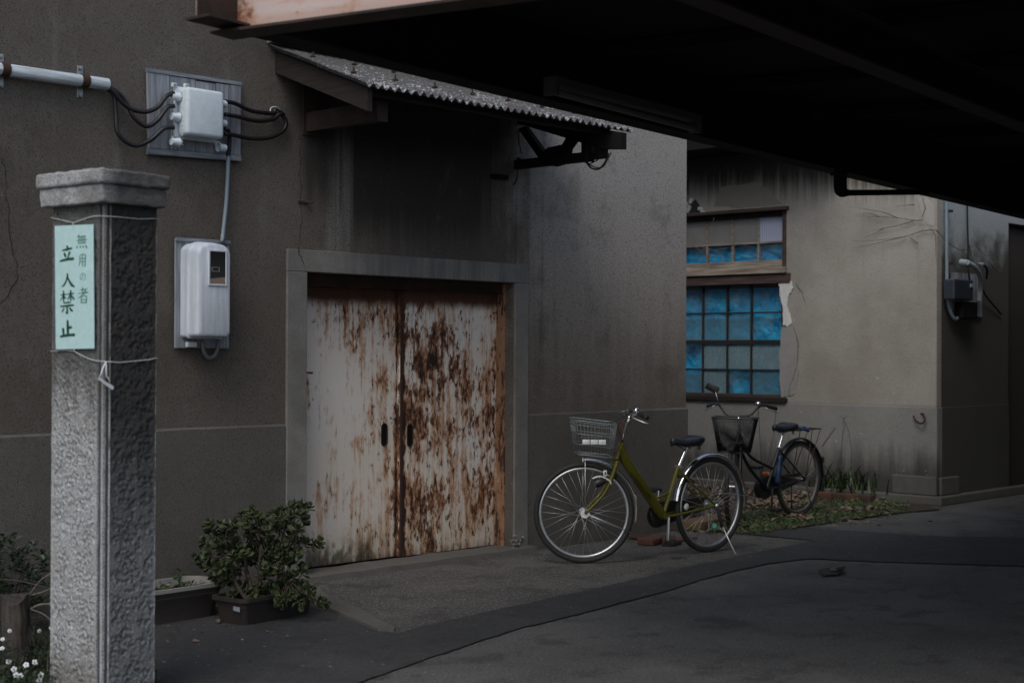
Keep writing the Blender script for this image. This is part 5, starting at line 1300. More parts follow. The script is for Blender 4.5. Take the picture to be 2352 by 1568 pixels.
FW = thing('flowering_weed', 'low weed with small white five petalled flowers at the bottom left corner', 'flowers', onG(60, 1640))
for i, (px, py, t, _) in enumerate(fl):
    c = atT(px, py, t); sc_ = 1.0 if i < 8 else .75
    R_ = (CO - c).normalized().to_track_quat('Z', 'Y').to_matrix().to_4x4() @ Matrix.Rotation(rng.uniform(-.5, .5), 4, 'X') @ Matrix.Rotation(rng.uniform(-.5, .5), 4, 'Y') @ Matrix.Rotation(rng.random() * 6, 4, 'Z')
    o = bpy.data.objects.new('flower', pm); COL.objects.link(o); o.parent = FW; o.matrix_parent_inverse = pinv(FW); o.matrix_basis = Matrix.Translation(c) @ R_ @ Matrix.Scale(sc_, 4)
    if i == 0: emo.parent = o; ee = emo
    else: ee = emo.copy(); COL.objects.link(ee); ee.parent = o
    g_ = onG(px + rng.uniform(-20, 20), 1640, .01)
    MB().tube(bez([g_, g_.lerp(c, .6) + Vector((rng.uniform(-.02, .02), 0, .01)), c - Vector((0, 0, .002))], 4), 0.0012, 4).build('flower_stalk', M_grassd, FW)

# ------------------------------------------------------------------ bicycles
M_tyre = simple('tyre_rubber', (0.018, 0.018, 0.019), 0.7, var=0.25)
M_alu = simple('dull_aluminium', (0.62, 0.63, 0.65), 0.32, 0.9, var=0.15, scale=40)
M_chrome = simple('chrome', (0.78, 0.80, 0.83), 0.14, 1.0, var=0.06, scale=12)
M_olive = simple('olive_paint', (0.105, 0.098, 0.010), 0.33, 0.15, var=0.10, scale=9)
M_navy = simple('dark_navy_paint', (0.012, 0.013, 0.018), 0.35, 0.1, var=0.2)
M_seat = simple('navy_black_vinyl', (0.016, 0.019, 0.028), 0.30, var=0.15)
M_blackp = simple('black_plastic', (0.014, 0.014, 0.015), 0.45, var=0.2)
M_wire = simple('grey_basket_wire', (0.24, 0.265, 0.28), 0.45, 0.5, var=0.15)
M_refw = simple('white_reflector', (0.70, 0.72, 0.70), 0.35)
M_blue = simple('blue_strap', (0.010, 0.030, 0.085), 0.5)
M_red = simple('dull_red_cable', (0.20, 0.035, 0.03), 0.5)
M_amber = simple('amber_reflector', (0.35, 0.10, 0.015), 0.3)
def make_bike(P):
    root = thing('bicycle', P['label'], 'bicycle', P['loc'], P['rot'], P.get('group'), local=True)
    WR = P['wr']
    I = Matrix()
    def put(mb, name, m, par, M=None, smooth=60):
        if M is not None: mb.bm.transform(M)
        par_l = par; o = mb.build(name, m, None, smooth); o.parent = par_l; return o
    FR = Matrix.Translation((P['crown_x'], 0, 0)) @ Matrix.Rotation(P['steer'], 4, 'Z')     # steering frame (x forward along the front wheel)
    hubx = P['hubx']; cz = P['crown_z']
    def wheel(name, M, c, rimm):
        n = 56
        ring = lambda R, z=0: [(c[0] + R * math.cos(2 * PI * k / n), z, c[2] + R * math.sin(2 * PI * k / n)) for k in range(n)]
        w = put(MB().tube(ring(WR - 0.043), 0.0115, 8, closed=True), name, rimm, root, M, 180)
        put(MB().tube(ring(WR - 0.018), 0.018, 10, closed=True), 'tyre', M_tyre, w, M, 180)
        put(MB().lathe([(0, -.05), (.006, -.05), (.006, -.036), (.030, -.034), (.030, -.029), (.014, -.026), (.014, .026), (.030, .029), (.030, .034), (.006, .036), (.006, .05), (0, .05)], c, (0, 1, 0), 18), 'hub', M_alu, w, M, 40)
        sp = None; ns = P['spokes']; m_all = MB()
        for k in range(ns):
            s = 1 if k % 2 else -1; a = 2 * PI * k / ns; tw = (1 if (k // 2) % 2 else -1) * 1.15
            h = Vector((c[0] + .027 * math.cos(a + tw), s * .031, c[2] + .027 * math.sin(a + tw))); r = Vector((c[0] + (WR - .05) * math.cos(a), s * .003, c[2] + (WR - .05) * math.sin(a)))
            if P['near']: put(MB().tube([h, r], 0.0011, 4), 'spoke', M_alu, w, M, 180)
            else: m_all.tube([h, r], 0.0009, 4)
        if not P['near']: put(m_all, 'spokes', P['rim'], w, M, 180)['kind'] = 'stuff'
        else: m_all.bm.free()
        return w
    wf = wheel('front_wheel', FR, (hubx, 0, WR), P['rim']); wr = wheel('rear_wheel', I, (0, 0, WR), P['rim'])
    # lower reflector on a spoke
    def fender(name, M, c, R, a0, a1, m, w=0.027, n=30):
        mb = MB(); rows = []
        for i in range(n + 1):
            a = math.radians(a0 + (a1 - a0) * i / n); row = []
            for k in range(7):
                q = (k / 6 - .5) * 2; rr = R - 0.011 * q * q
                row.append(mb.bm.verts.new((c[0] + rr * math.cos(a), q * w, c[2] + rr * math.sin(a))))
            rows.append(row)
        for i in range(n):
            for k in range(6): mb.bm.faces.new((rows[i][k], rows[i][k + 1], rows[i + 1][k + 1], rows[i + 1][k]))
        r = bmesh.ops.extrude_face_region(mb.bm, geom=list(mb.bm.faces)); 
        for v in [g for g in r['geom'] if isinstance(g, bmesh.types.BMVert)]:
            d = Vector((v.co.x - c[0], 0, v.co.z - c[2])).normalized(); v.co -= d * 0.0015
        return put(mb, name, m, root, M, 60)
    ff = fender('front_fender', FR, (hubx, 0, WR), WR + .027, P['ff'][0], P['ff'][1], P['fm'])
    fr_ = fender('rear_fender', I, (0, 0, WR), WR + .027, P['rf'][0], P['rf'][1], P['fm'], 0.028)
    for s in (-1, 1):
        a = math.radians(P['ff'][0] + 12); put(MB().tube([(hubx, s * .052, WR), (hubx + (WR + .012) * math.cos(a) , s * .026, WR + (WR + .012) * math.sin(a))], .0022, 5), 'fender_stay', M_alu if P['near'] else P['rim'], ff, FR, 180)
        a = math.radians(P['rf'][1] - 14); put(MB().tube(bez([(0, s * .062, WR), (-.12, s * .062, WR + .06), ((WR + .012) * math.cos(a), s * .029, WR + (WR + .012) * math.sin(a))], 4), .0024, 5), 'fender_stay', M_alu, fr_, I, 180)
        put(MB().tube([(hubx, s * .058, WR), (hubx + .01 - P['bstay'], s * .055, P['bz0'] - .01)], .0030, 6), 'basket_stay', M_alu if P['near'] else P['rim'], root, FR, 180)
    # fork
    pm_ = P['paint']
    fk = MB()
    for s in (-1, 1):
        fk.tube(bez([(0.0, s * .035, cz), (.055, s * .045, cz - .15), (.105, s * .05, cz - .23), (hubx, s * .05, WR)], 6), [.0145] * 8 + [.013, .012, .011, .0105, .010, .0095, .009, .009, .009, .009, .009], 10)
    fk.tube([(0, -.037, cz), (0, .037, cz)], .016, 10)
    put(fk, 'fork', pm_, root, FR, 180)
    # frame
    hx, hz = P['head_x'], P['head_z']
    cx_ = P['crown_x']; bbx, bbz = P['bb']; sx, sz = P['seat_clamp']
    fm = MB(); hb = Vector((cx_, 0, cz + .02)); ht = Vector((hx, 0, hz)); bb = Vector((bbx, 0, bbz)); sc_ = Vector((sx, 0, sz)); ha = (ht - hb).normalized()
    fm.tube([hb, ht], .019, 14); 
    if P['style'] == 'wide':
        fm.tube([hb.lerp(ht, .72), hb.lerp(ht, .5).lerp(bb, .12), bb.lerp(hb, .08), bb], [.029, .034, .034, .028], 16)
        a = hb.lerp(bb, .76); b = sc_.lerp(bb, .58)
        fm.tube([a + Vector((0, 0, .018)), b + Vector((0, 0, .018))], .0085, 10); fm.tube([a + Vector((.0, 0, -.008)), b + Vector((0, 0, -.006))], .0085, 10)
    else:
        fm.tube(bez([ht.lerp(hb, .25), ht.lerp(bb, .35) + Vector((0, 0, -.045)), sc_.lerp(bb, .52)], 8), .0125, 10)
        fm.tube(bez([hb.lerp(ht, .15), hb.lerp(bb, .45) + Vector((0, 0, -.035)), bb], 8), .0145, 10)
    fm.tube([bb, sc_], .0150, 12); fm.tube([(bbx, -.036, bbz), (bbx, .036, bbz)], .021, 14)
    for s in (-1, 1):
        fm.tube(bez([(bbx - .02, s * .018, bbz), (bbx - .12, s * .042, bbz + .01), (0, s * .060, WR)], 5), .0085, 8)
        fm.tube([(sx + .006, s * .016, sz - .02), (sx - .07, s * .05, sz - .10), (0, s * .060, WR)], .0075, 8)
        fm.box((-.02, s * .060 - .003, WR - .02), (.02, s * .060 + .003, WR + .02), .004)
    frm = put(fm, 'frame', pm_, root)
    if P.get('text'):
        dv = (bb - hb).normalized(); mid = hb.lerp(bb, .44)
        up = Vector((0, 1, 0)).cross(dv).normalized()
        X = dv; Z = Vector((0, 1, 0)); Y = Z.cross(X)
        Mx = Matrix.Translation(mid + Vector((0, .0338, 0))) @ Matrix(((X.x, Y.x, Z.x, 0), (X.y, Y.y, Z.y, 0), (X.z, Y.z, Z.z, 0), (0, 0, 0, 1)))
        t = text_on(P['text'], Mx, .040, 'frame_lettering', simple('dark_olive_letters', (0.030, 0.028, 0.008), 0.5), frm, 0.0016)
    # seat post and saddle
    sd = Vector(P['saddle'])
    put(MB().tube([sc_.lerp(bb, .1), Vector((sd.x - .02, 0, sd.z - .065))], .0125, 12), 'seat_post', M_chrome, root)
    put(MB().tube([sc_ + Vector((0, -.02, .0)), sc_ + Vector((0, .03, .0))], .012, 8), 'seat_clamp', M_alu, root)
    mb = MB(); rows = []
    prof = [(-.5, .55, -.0), (-.46, .82, .008), (-.30, 1.0, .012), (-.12, .88, .0), (.08, .52, -.010), (.26, .30, -.008), (.42, .24, .0), (.5, .13, -.008)]
    for t, w_, dz in prof:
        row = []
        for k in range(13):
            a = PI * k / 12; y = math.cos(a) * w_ * P['sw']; z = math.sin(a) ** .6 * .026 + dz
            row.append(mb.bm.verts.new((sd.x + t * .27, y, sd.z - .026 + z)))
        for k in range(1, 7):
            a = PI + PI * k / 7; row.append(mb.bm.verts.new((sd.x + t * .265, math.cos(a) * w_ * P['sw'] * .96, sd.z - .028 - .042 * abs(math.sin(a)) * (1 if t < .1 else .6) + dz)))
        rows.append(row)
    for A_, B_ in zip(rows[:-1], rows[1:]):
        for k in range(len(A_)): mb.bm.faces.new((A_[k], A_[(k + 1) % len(A_)], B_[(k + 1) % len(A_)], B_[k]))
    mb.bm.faces.new(rows[0][::-1]); mb.bm.faces.new(rows[-1])
    sdl = put(mb, 'saddle', M_seat, root, None, 180)
    mb = MB()
    for s in (-1, 1):
        mb.tube(bez([(sd.x + .10, s * .012, sd.z - .035), (sd.x + .02, s * .022, sd.z - .062), (sd.x - .07, s * .03, sd.z - .06), (sd.x - .11, s * .045, sd.z - .04)], 4), .0035, 6)
        hx_ = [(sd.x - .09 + .013 * math.cos(t * .9), s * .045 + .013 * math.sin(t * .9), sd.z - .085 + .0016 * t) for t in range(26)]; mb.tube(hx_, .0025, 5)
    put(mb, 'saddle_springs', M_blackp, sdl)
    # drive
    cr = MB().lathe([(0, -.05), (.075, -.05), (.078, -.046), (.075, -.042), (0, -.042)], bb, (0, 1, 0), 30); put(cr, 'chainring', M_blackp, root)
    case = MB()
    o = [(bbx + .088 * math.cos(t), -.066, bbz + .088 * math.sin(t)) for t in [math.radians(a) for a in range(-95, 96, 12)]] + [(.0 + .045 * math.cos(t), -.066, WR + .045 * math.sin(t)) for t in [math.radians(a) for a in range(85, 276, 15)]]
    case.prism(o, (0, P['case_w'], 0)); put(case, 'chain_guard', M_blackp, root)
    ca = P['crank']; cd = Vector((math.cos(ca), 0, math.sin(ca)))
    for s in (-1, 1):
        e = bb + cd * (.165 * s) + Vector((0, s * .075, 0)); c0_ = bb + Vector((0, s * .055, 0))
        k_ = put(MB().beam(c0_, e, .011, .018, up=(0, 1, 0), bev=.003), 'crank', M_alu if P['near'] else M_blackp, root)
        put(MB().box((e.x - .045, e.y + (.008 if s > 0 else -.088), e.z - .013), (e.x + .045, e.y + (.088 if s > 0 else -.008), e.z + .013), .004), 'pedal', M_blackp, k_)
    # handlebar
    st = Vector(P['bar'])       # in steering frame
    hbz = MB(); htF = FR.inverted() @ ht
    put(MB().tube([htF, htF.lerp(st, .75), st], [.0125, .0125, .011], 12), 'stem', M_chrome, root, FR, 180)
    mb = MB(); bw, bs, br = P['bar_w'], P['bar_sweep'], P['bar_rise']
    bp = bez([(st.x - bs, -bw, st.z + br), (st.x - bs * .4, -bw * .82, st.z + br), (st.x + .01, -.09, st.z + .01), (st.x, 0, st.z), (st.x + .01, .09, st.z + .01), (st.x - bs * .4, bw * .82, st.z + br), (st.x - bs, bw, st.z + br)], 6)
    hbar = put(mb.tube(bp, .0105, 10), 'handlebar', P['barm'], root, FR, 180)
    for s in (-1, 1):
        e0 = Vector((st.x - bs, s * bw, st.z + br)); dd = Vector((-P['gsweep'], s * .8, P['gdrop'])).normalized()
        put(MB().tube([e0 - dd * .02, e0 + dd * .015, e0 + dd * .11, e0 + dd * .115], [.015, .0155, .016, .010], 12), 'grip', M_blackp, hbar, FR, 60)
        put(MB().tube(bez([e0 + Vector((.02, -s * .01, -.005)), e0 + Vector((.055, s * .02, -.02)), e0 + Vector((.0, s * .075, -.045)), e0 + Vector((-.04, s * .09, -.055))], 4), .0048, 6), 'brake_lever', M_alu, hbar, FR, 180)
    put(MB().lathe([(0, .03), (.012, .028), (.021, .018), (.024, 0), (0, 0)], (st.x - bs * .4, bw * .74, st.z + br + .008), (0, .2, 1), 14), 'bell', M_chrome, hbar, FR, 180)
    for k, (cm, dy) in enumerate(P['cables']):
        put(MB().tube(bez([(st.x - .03, dy, st.z + br * .5), (st.x + .07 + .02 * k, dy * .9, st.z - .06), (st.x + .06, dy * .4, st.z - .18), (.02 + .02 * k, .01, cz + .01)], 6), .0026, 5), 'brake_cable', cm, root, FR, 180)
    # basket
    bx0, bx1, bz0, bz1, bwid, tp = P['bx0'], P['bx1'], P['bz0'], P['bz1'], P['bwid'], P['btaper']
    def ringp(z):
        t = (z - bz0) / (bz1 - bz0); e = tp * (1 - t)
        x0_, x1_ = bx0 + e * .6, bx1 - e; w_ = bwid / 2 - e
        r = .03; P_ = []
        for sx_, sy_, a0 in ((1, 1, 0), (-1, 1, 90), (-1, -1, 180), (1, -1, 270)):
            cxx = (x1_ - r) if sx_ > 0 else (x0_ + r); cyy = sy_ * (w_ - r)
            for k in range(4):
                a = math.radians(a0 + 30 * k); P_.append(Vector((cxx + r * math.cos(a), cyy + r * math.sin(a), z - P['btilt'] * (cxx - bx0))))
        return P_
    bk = put(MB().tube(ringp(bz1), P['rimr'], 7, closed=True), 'basket', P['bm'], root, FR, 180)
    mb = MB()
    for z, r in ((bz1 - .028, .0020), (bz0 + (bz1 - bz0) * .62, .0024), (bz0 + (bz1 - bz0) * .3, .0024), (bz0, .0030)): mb.tube(ringp(z), r, 5, closed=True)
    def resample(P_, n):
        L = [0]; 
        for i in range(len(P_)): L.append(L[-1] + (P_[(i + 1) % len(P_)] - P_[i]).length)
        out = []
        for k in range(n):
            s = L[-1] * k / n; i = max(j for j in range(len(P_)) if L[j] <= s); f = (s - L[i]) / max(L[i + 1] - L[i], 1e-6); out.append(P_[i].lerp(P_[(i + 1) % len(P_)], f))
        return out
    nwv = P['bn']; T_, B_ = resample(ringp(bz1), nwv), resample(ringp(bz0), nwv)
    for a, b in zip(T_, B_): mb.tube([a, b], P['bwr'], 4)
    for k in range(9):
        f = k / 8; R0 = ringp(bz0); ymin, ymax = min(p.y for p in R0), max(p.y for p in R0); xmin, xmax = min(p.x for p in R0), max(p.x for p in R0); zz = bz0
        y = ymin + (ymax - ymin) * f; mb.tube([(xmin, y, zz - P['btilt'] * (xmin + .03 - bx0)), (xmax, y, zz - P['btilt'] * (xmax - .03 - bx0))], P['bwr'], 4)
    w_ = put(mb, 'wire_mesh', P['bm'], bk, FR, 180)
    if P['near']:
        # pale plate and frame on the basket's near side
        yb = bwid / 2 - tp * .45 + .003; zc = bz0 + (bz1 - bz0) * .50
        for k in range(3): put(MB().box((bx0 + .075 + k * .053, yb - .002, zc - .018 - .004 * k * 0), (bx0 + .123 + k * .053, yb + .001, zc + .014), .001), 'name_plate', M_refw, bk, FR)
        for z in (zc + .042, zc + .030): put(MB().tube([(bx0 + .11, yb + .004, z), (bx0 + .24, yb + .004, z)], .0014, 4), 'plate_wire', P['bm'], bk, FR)
        # front lamp bracket, tag, reflectors, lock
        lx = hubx * .42
        put(MB().lathe([(0, -.0), (.026, .0), (.030, .012), (.024, .05), (.012, .075), (0, .078)], (lx + .06, .066, cz - .135), (-1, 0, .35), 14), 'headlight', M_blackp, root, FR, 50)
        put(MB().lathe([(0, .006), (.018, .003), (.024, 0), (0, 0)], (lx + .062, .066, cz - .137), (1, 0, -.35), 14), 'headlight_lens', M_chrome, root, FR, 50)
        put(MB().tube(bez([(lx + .08, .07, cz - .10), (lx + .03, .072, cz - .085), (lx - .03, .07, cz - .11), (lx - .045, .068, cz - .135)], 4), .0055, 8), 'dynamo_arm', M_refw, root, FR, 180)
        put(MB().box((.070, .062, cz - .085), (.094, .066, cz - .045), .006), 'tag', M_refw, root, FR)
        put(MB().box((.076, .0662, cz - .075), (.086, .0672, cz - .055), .002), 'tag_slot', M_blackp, root, FR)
        put(MB().lathe([(0, .004), (.022, .002), (.024, 0), (0, 0)], (.235, .004, WR - .0), (0, 1, 0), 16), 'wheel_reflector', M_refw, root, I, 50)
        put(MB().beam(sc_ + Vector((-.02, .01, -.04)), Vector((-.02 + sx - .12, .03, sz - .115)), .014, .014, bev=.003), 'ring_lock', M_rustd, root)
        lk = [(sx - .10 + .045 * math.cos(t), .0, 0) for t in (0,)]
        put(MB().tube([(sx - .085 + .0 , s_, sz - .10) for s_ in (-.05, .05)], .012, 8), 'rear_brake', M_blackp, root)
        # kickstand
        put(MB().beam((.005, .078, WR - .01), (-.030, .095, WR - .150), .016, .022, bev=.003), 'kickstand_bracket', M_blackp, root)
        put(MB().tube([(-.030, .096, WR - .14), (P['kick'][0], P['kick'][1], .012), (P['kick'][0] - .018, P['kick'][1] + .006, .006)], [.0055, .005, .0055], 8), 'kickstand', M_alu, root, None, 180)
        put(MB().lathe([(0, .0), (.015, .0), (.015, .014), (.008, .018), (0, .018)], (0, .062, WR), (0, 1, 0), 12), 'axle_nut', M_alu, root)
        put(MB().lathe([(0, .0), (.03, .0), (.03, .010), (0, .010)], (hubx, .038, WR), (0, 1, 0), 20), 'hub_cap', M_refw, root, FR, 40)
    else:
        # carrier, strap, mirror, twin-leg stand, tail reflector, cover on the seat tube
        rz = WR * 2 + .09; mb = MB()
        for y in (-.055, -.02, .02, .055): mb.tube([(.10, y, rz), (-.24, y, rz + .006)], .0042, 6)
        mb.tube([(.10, -.058, rz), (.10, .058, rz)], .0045, 6); mb.tube([(-.24, -.058, rz + .006), (-.24, .058, rz + .006)], .0045, 6)
        for s in (-1, 1): mb.tube([(-.10, s * .06, rz), (0, s * .068, WR)], .0042, 6); mb.tube([(-.22, s * .06, rz), (0, s * .068, WR)], .0038, 6)
        put(mb, 'rear_rack', M_rustd, root, None, 180)
        put(MB().tube(bez([(.09, -.07, rz + .012), (.03, 0, rz + .022), (.05, .06, rz + .014), (-.03, .07, rz - .005), (-.06, 0, rz + .02), (-.02, -.07, rz)], 5), .011, 7), 'blue_strap', M_blue, root, None, 180)
        put(MB().tube(bez([(sx + .01, .02, sz - .06), (sx + .04, .03, sz - .18), (sx + .05, .025, sz - .30)], 4), [.018] * 4 + [.026] * 4 + [.022], 8), 'furled_cover', M_blue, root, None, 180)
        a0_ = Vector((st.x - bs * .35, -bw * .80, st.z + br)); a1_ = a0_ + Vector((.0, -.035, .11))
        put(MB().tube([a0_, a0_.lerp(a1_, .5) + Vector((.01, 0, 0)), a1_], .0035, 6), 'mirror_arm', M_alu, hbar, FR, 180)
        put(MB().box((-.012, -.062, -.030), (.004, .050, .030), .010, 2, Matrix.Translation(a1_ + Vector((0, -.02, .02))) @ Matrix.Rotation(-.45, 4, 'X')), 'mirror', M_blackp, hbar, FR, 60)
        for s in (-1, 1): put(MB().tube([(0, s * .07, WR - .01), (-.05, s * .10, .10), (-.09, s * .12, .012)], .006, 6), 'stand_leg', M_blackp, root, None, 180)
        put(MB().tube([(-.09, -.12, .012), (-.09, .12, .012)], .006, 6), 'stand_foot', M_blackp, root, None, 180)
        put(MB().box((bbx - .10, -.075, bbz + .10), (bbx - .02, .0, bbz + .13), .01), 'orange_sticker', M_amber, root)
        put(MB().beam((-.30, .03, WR * 2 - .06), (-.42, .08, WR * 2 + .10), .012, .012, bev=.003), 'taped_rod', M_conc, root)
        put(MB().box((-WR - .035, -.02, WR + .12), (-WR - .018, .02, WR + .17), .004), 'tail_reflector', M_blackp, root)
    root.pop('local', None) if False else None
    return root
fwdc = Vector((math.cos(AX), math.sin(AX), 0)); rgtc = Vector((math.sin(AX), -math.cos(AX), 0))
def heading(ang):
    """ang: degrees out of the image plane toward the camera, pointing image-left"""
    a = math.radians(ang); d = -rgtc * math.cos(a) - fwdc * math.sin(a); return math.atan2(d.y, d.x)
r1 = onG(1627, 1268)
b1 = make_bike(dict(near=True, label='olive bicycle with a grey wire basket and chrome fenders parked on its kickstand', loc=r1, rot=(math.radians(-2.0), 0, heading(39)),
    wr=.335, crown_x=.905, crown_z=.668, hubx=.205, steer=math.radians(-33), spokes=32, paint=M_olive, fm=M_chrome, ff=(190, 86), rf=(8, 186),
    bstay=0.0, head_x=.858, head_z=.795, bb=(.455, .285), seat_clamp=(.325, .615), style='wide', saddle=(.262, 0, .815), sw=.085, case_w=.012, crank=math.radians(-82),
    bar=(-.085, 0, .985), bar_w=.19, bar_sweep=.03, bar_rise=.02, gdrop=-.12, barm=M_chrome, cables=((M_red, .06), (M_cable, .09), (M_cable, -.07)),
    gsweep=.18, bx0=.02, bx1=.30, bz0=.705, bz1=.925, bwid=.30, btaper=.032, btilt=-.10, bn=44, bwr=.0008, rimr=.0038, bm=M_wire, kick=(-.06, .20), text='a.n.design works', rim=M_alu))
r2 = onG(1832, 1186)
b2 = make_bike(dict(near=False, label='dark old bicycle with a black basket, mirror and rear rack standing behind the olive one', loc=r2, rot=(math.radians(-1.5), 0, heading(45)),
    wr=.325, crown_x=.895, crown_z=.63, hubx=.16, steer=math.radians(28), spokes=32, paint=M_navy, fm=M_navy, ff=(170, 60), rf=(22, 200),
    bstay=.02, head_x=.855, head_z=.78, bb=(.46, .27), seat_clamp=(.30, .60), style='swan', saddle=(.255, 0, .80), sw=.095, case_w=.05, crank=math.radians(-80),
    bar=(-.06, 0, .88), bar_w=.205, bar_sweep=.12, bar_rise=.085, gdrop=-.25, barm=M_navy, cables=((M_cable, .12), (M_cable, -.12), (M_cable, .16)),
    gsweep=.75, bx0=-.02, bx1=.24, bz0=.60, bz1=.875, bwid=.345, btaper=.05, btilt=.0, bn=110, bwr=.0022, rimr=.006, bm=M_blackp, kick=(0, 0), rim=simple('tarnished_rim', (0.20, 0.19, 0.18), 0.5, 0.6)))
for b in (b1, b2):
    if 'local' in b: del b['local']

# ------------------------------------------------------------------ bricks, tiles and rubbish round the bicycles
M_brick = simple('old_red_brick', (0.085, 0.036, 0.026), 0.95, var=0.35, scale=25, bump=0.004)
M_brickd = simple('mossy_brick', (0.05, 0.028, 0.021), 0.95, var=0.45, scale=18, bump=0.004)
M_ply = simple('yellow_brown_board', (0.11, 0.072, 0.036), 0.9, var=0.3, scale=14, bump=0.002)
def brick(name, px, py, L, Wd, H, deg, m, label, grp=None, z=0.006, t=0.0):
    c = onG(px, py, z); mb = MB().box((-L / 2, -Wd / 2, 0), (L / 2, Wd / 2, H), .005, 2)
    for v in mb.bm.verts: v.co += Vector((mnoise.noise(v.co * 40 + c), mnoise.noise(v.co * 40 + c * 2), mnoise.noise(v.co * 40 + c * 3))) * .003
    o = mb.build(name, m, None, 50); o.location = c; o.rotation_euler = (t, t * .6, math.radians(deg)); return tag(o, label, 'brick' if 'brick' in name else 'tile', grp)
brick('brick', 1500, 1247, .26, .13, .045, 12, M_brick, 'flat red brick on the asphalt just right of the front wheel')
brick('brick', 1536, 1250, .20, .10, .055, 40, M_brickd, 'second red brick, turned, in front of the rear wheel')
brick('roof_tile', 1478, 1236, .24, .14, .02, 5, M_brickd, 'thin reddish tile leaning against the wall foot behind the front wheel', t=.12)
brick('roof_tile', 1570, 1240, .18, .12, .018, -20, M_brick, 'broken orange tile piece beside the rear wheel', t=-.1)
brick('wooden_board', 1608, 1212, .42, .20, .07, 10, M_ply, 'yellow brown board seen through the spokes of the rear wheel').__setitem__('category', 'board')
brick('broken_block', 1580, 1190, .22, .16, .08, -12, M_conc, 'broken concrete block behind the rear wheel of the olive bicycle').__setitem__('category', 'block')
for k, (px, py, d) in enumerate(((1892, 1148, 92), (1922, 1150, 88), (1952, 1152, 94), (1982, 1154, 91))):
    brick('edging_brick', px, py, .21, .10, .075, d - 3, M_brickd if k % 2 else M_brick, ('first', 'second', 'third', 'last')[k] + ' edging brick from the left below the long leaved plant', 'bricks edging the iris bed')
gl = onG(1640, 1216, .03); 
o = MB().lathe([(0, 0), (.02, 0), (.026, .02), (.024, .05), (.012, .06), (0, .06)], (0, 0, 0), (.6, .3, .5), 12).build('plastic_cup', simple('turquoise_plastic', (0.06, 0.22, 0.19), 0.4), None, 50); o.location = gl; tag(o, 'small turquoise plastic scrap behind the kickstand', 'litter')
# iris plant
IR = thing('iris_plant', 'clump of long narrow green leaves in the brick edged bed by the pale wall', 'plant', onG(1935, 1140))
bc = onG(1930, 1143)
for k in range(90):
    p = bc + Vector((rng.uniform(-.10, .12), rng.gauss(0, .22), 0.02)); m_ = MB(); blade(m_, p, rng.uniform(.18, .44), rng.uniform(.25, 1.0), rng.random() * 6.3, rng.uniform(.014, .026), 6, .6)
    m_.build('leaf', M_grass if rng.random() < .7 else M_grassd, IR)
ST = thing('dry_stalks', 'thin leafless stalks rising against the pale wall above the long leaves', 'weed', onG(1930, 1130))
m_ = MB()
for L in ([(1932, 1120), (1933, 1050), (1935, 1000), (1942, 968)], [(1955, 1080), (1955, 1030), (1948, 985), (1936, 962), (1932, 955)], [(1936, 975), (1938, 962), (1944, 955)]):
    m_.tube(bez([onB(x, y, .12) for x, y in L], 4), .003, 4)
m_.build('stalk', M_twigd, ST, 180)
ST2 = thing('dry_stalks', 'bare stalks standing by the wall between the dark bicycle frame and its saddle', 'weed', onG(1745, 1150))
m_ = MB()
for L in ([(1752, 1150), (1750, 1080), (1745, 1000), (1742, 930)], [(1755, 1090), (1768, 1040), (1778, 990), (1782, 930)], [(1752, 1100), (1765, 1070), (1790, 1040)]):
    m_.tube(bez([onB(x, y, .12) for x, y in L], 4), .0035, 4)
m_.build('stalk', M_twigd, ST2, 180)

# leaf litter, moss and weeds on the soil bed
M_litter = mat('dry_leaf', f_leaf((0.07, 0.045, 0.028), (0.26, 0.20, 0.145)))
M_moss = mat('bright_weed', f_leaf((0.030, 0.075, 0.012), (0.075, 0.155, 0.028)))
soilP = [(1560, 1216), (1640, 1224), (1735, 1229), (1800, 1219), (1900, 1204), (1975, 1193), (2080, 1178), (2140, 1170), (2120, 1158), (1900, 1122), (1577, 1050)]
def litter_leaf(mb, p, s):
    az = rng.random() * 6.3; d = Vector((math.cos(az), math.sin(az), rng.uniform(-.25, .35))); sd = Vector((-d.y, d.x, rng.uniform(-.6, .6))) * .5; up = Vector((0, 0, s * rng.uniform(0, .35)))
    v = [mb.bm.verts.new(q) for q in (p, p + d * s * .45 + sd * s * .6 + up, p + d * s + up * .4, p + d * s * .45 - sd * s * .6 + up * .6)]; mb.bm.faces.new((v[0], v[1], v[2])); mb.bm.faces.new((v[0], v[2], v[3]))
m_ = MB(); g1 = MB(); n_ = 0
while n_ < 6500:
    px, py = rng.uniform(1560, 2160), rng.uniform(1045, 1232)
    if px > 2085 or not inside(px, py, soilP): continue
    n_ += 1; p = onG(px, py, .014)
    if p.x > XB - .1 and p.y > YC: continue
    dens = mnoise.noise(p * 2.2); edge = inside(px, py + 14, soilP)
    green = (px > 1690 and py > 1165) or px > 1850
    if (green and dens > -.15) or not edge:
        if rng.random() < .75:
            weedleaf(g1, p + Vector((0, 0, rng.uniform(0, .035))), rng.uniform(.012, .03))
            if rng.random() < .4: blade(g1, p, rng.uniform(.03, .09), rng.uniform(.2, .9), rng.random() * 6.3, .004, 3)
        elif rng.random() < .5: litter_leaf(m_, p, rng.uniform(.025, .06))
    elif rng.random() < .8: litter_leaf(m_, p + Vector((0, 0, rng.uniform(0, .02))), rng.uniform(.03, .075))
kind(m_.build('leaf_litter', M_litter), 'stuff'); kind(g1.build('ground_weeds', M_moss), 'stuff')
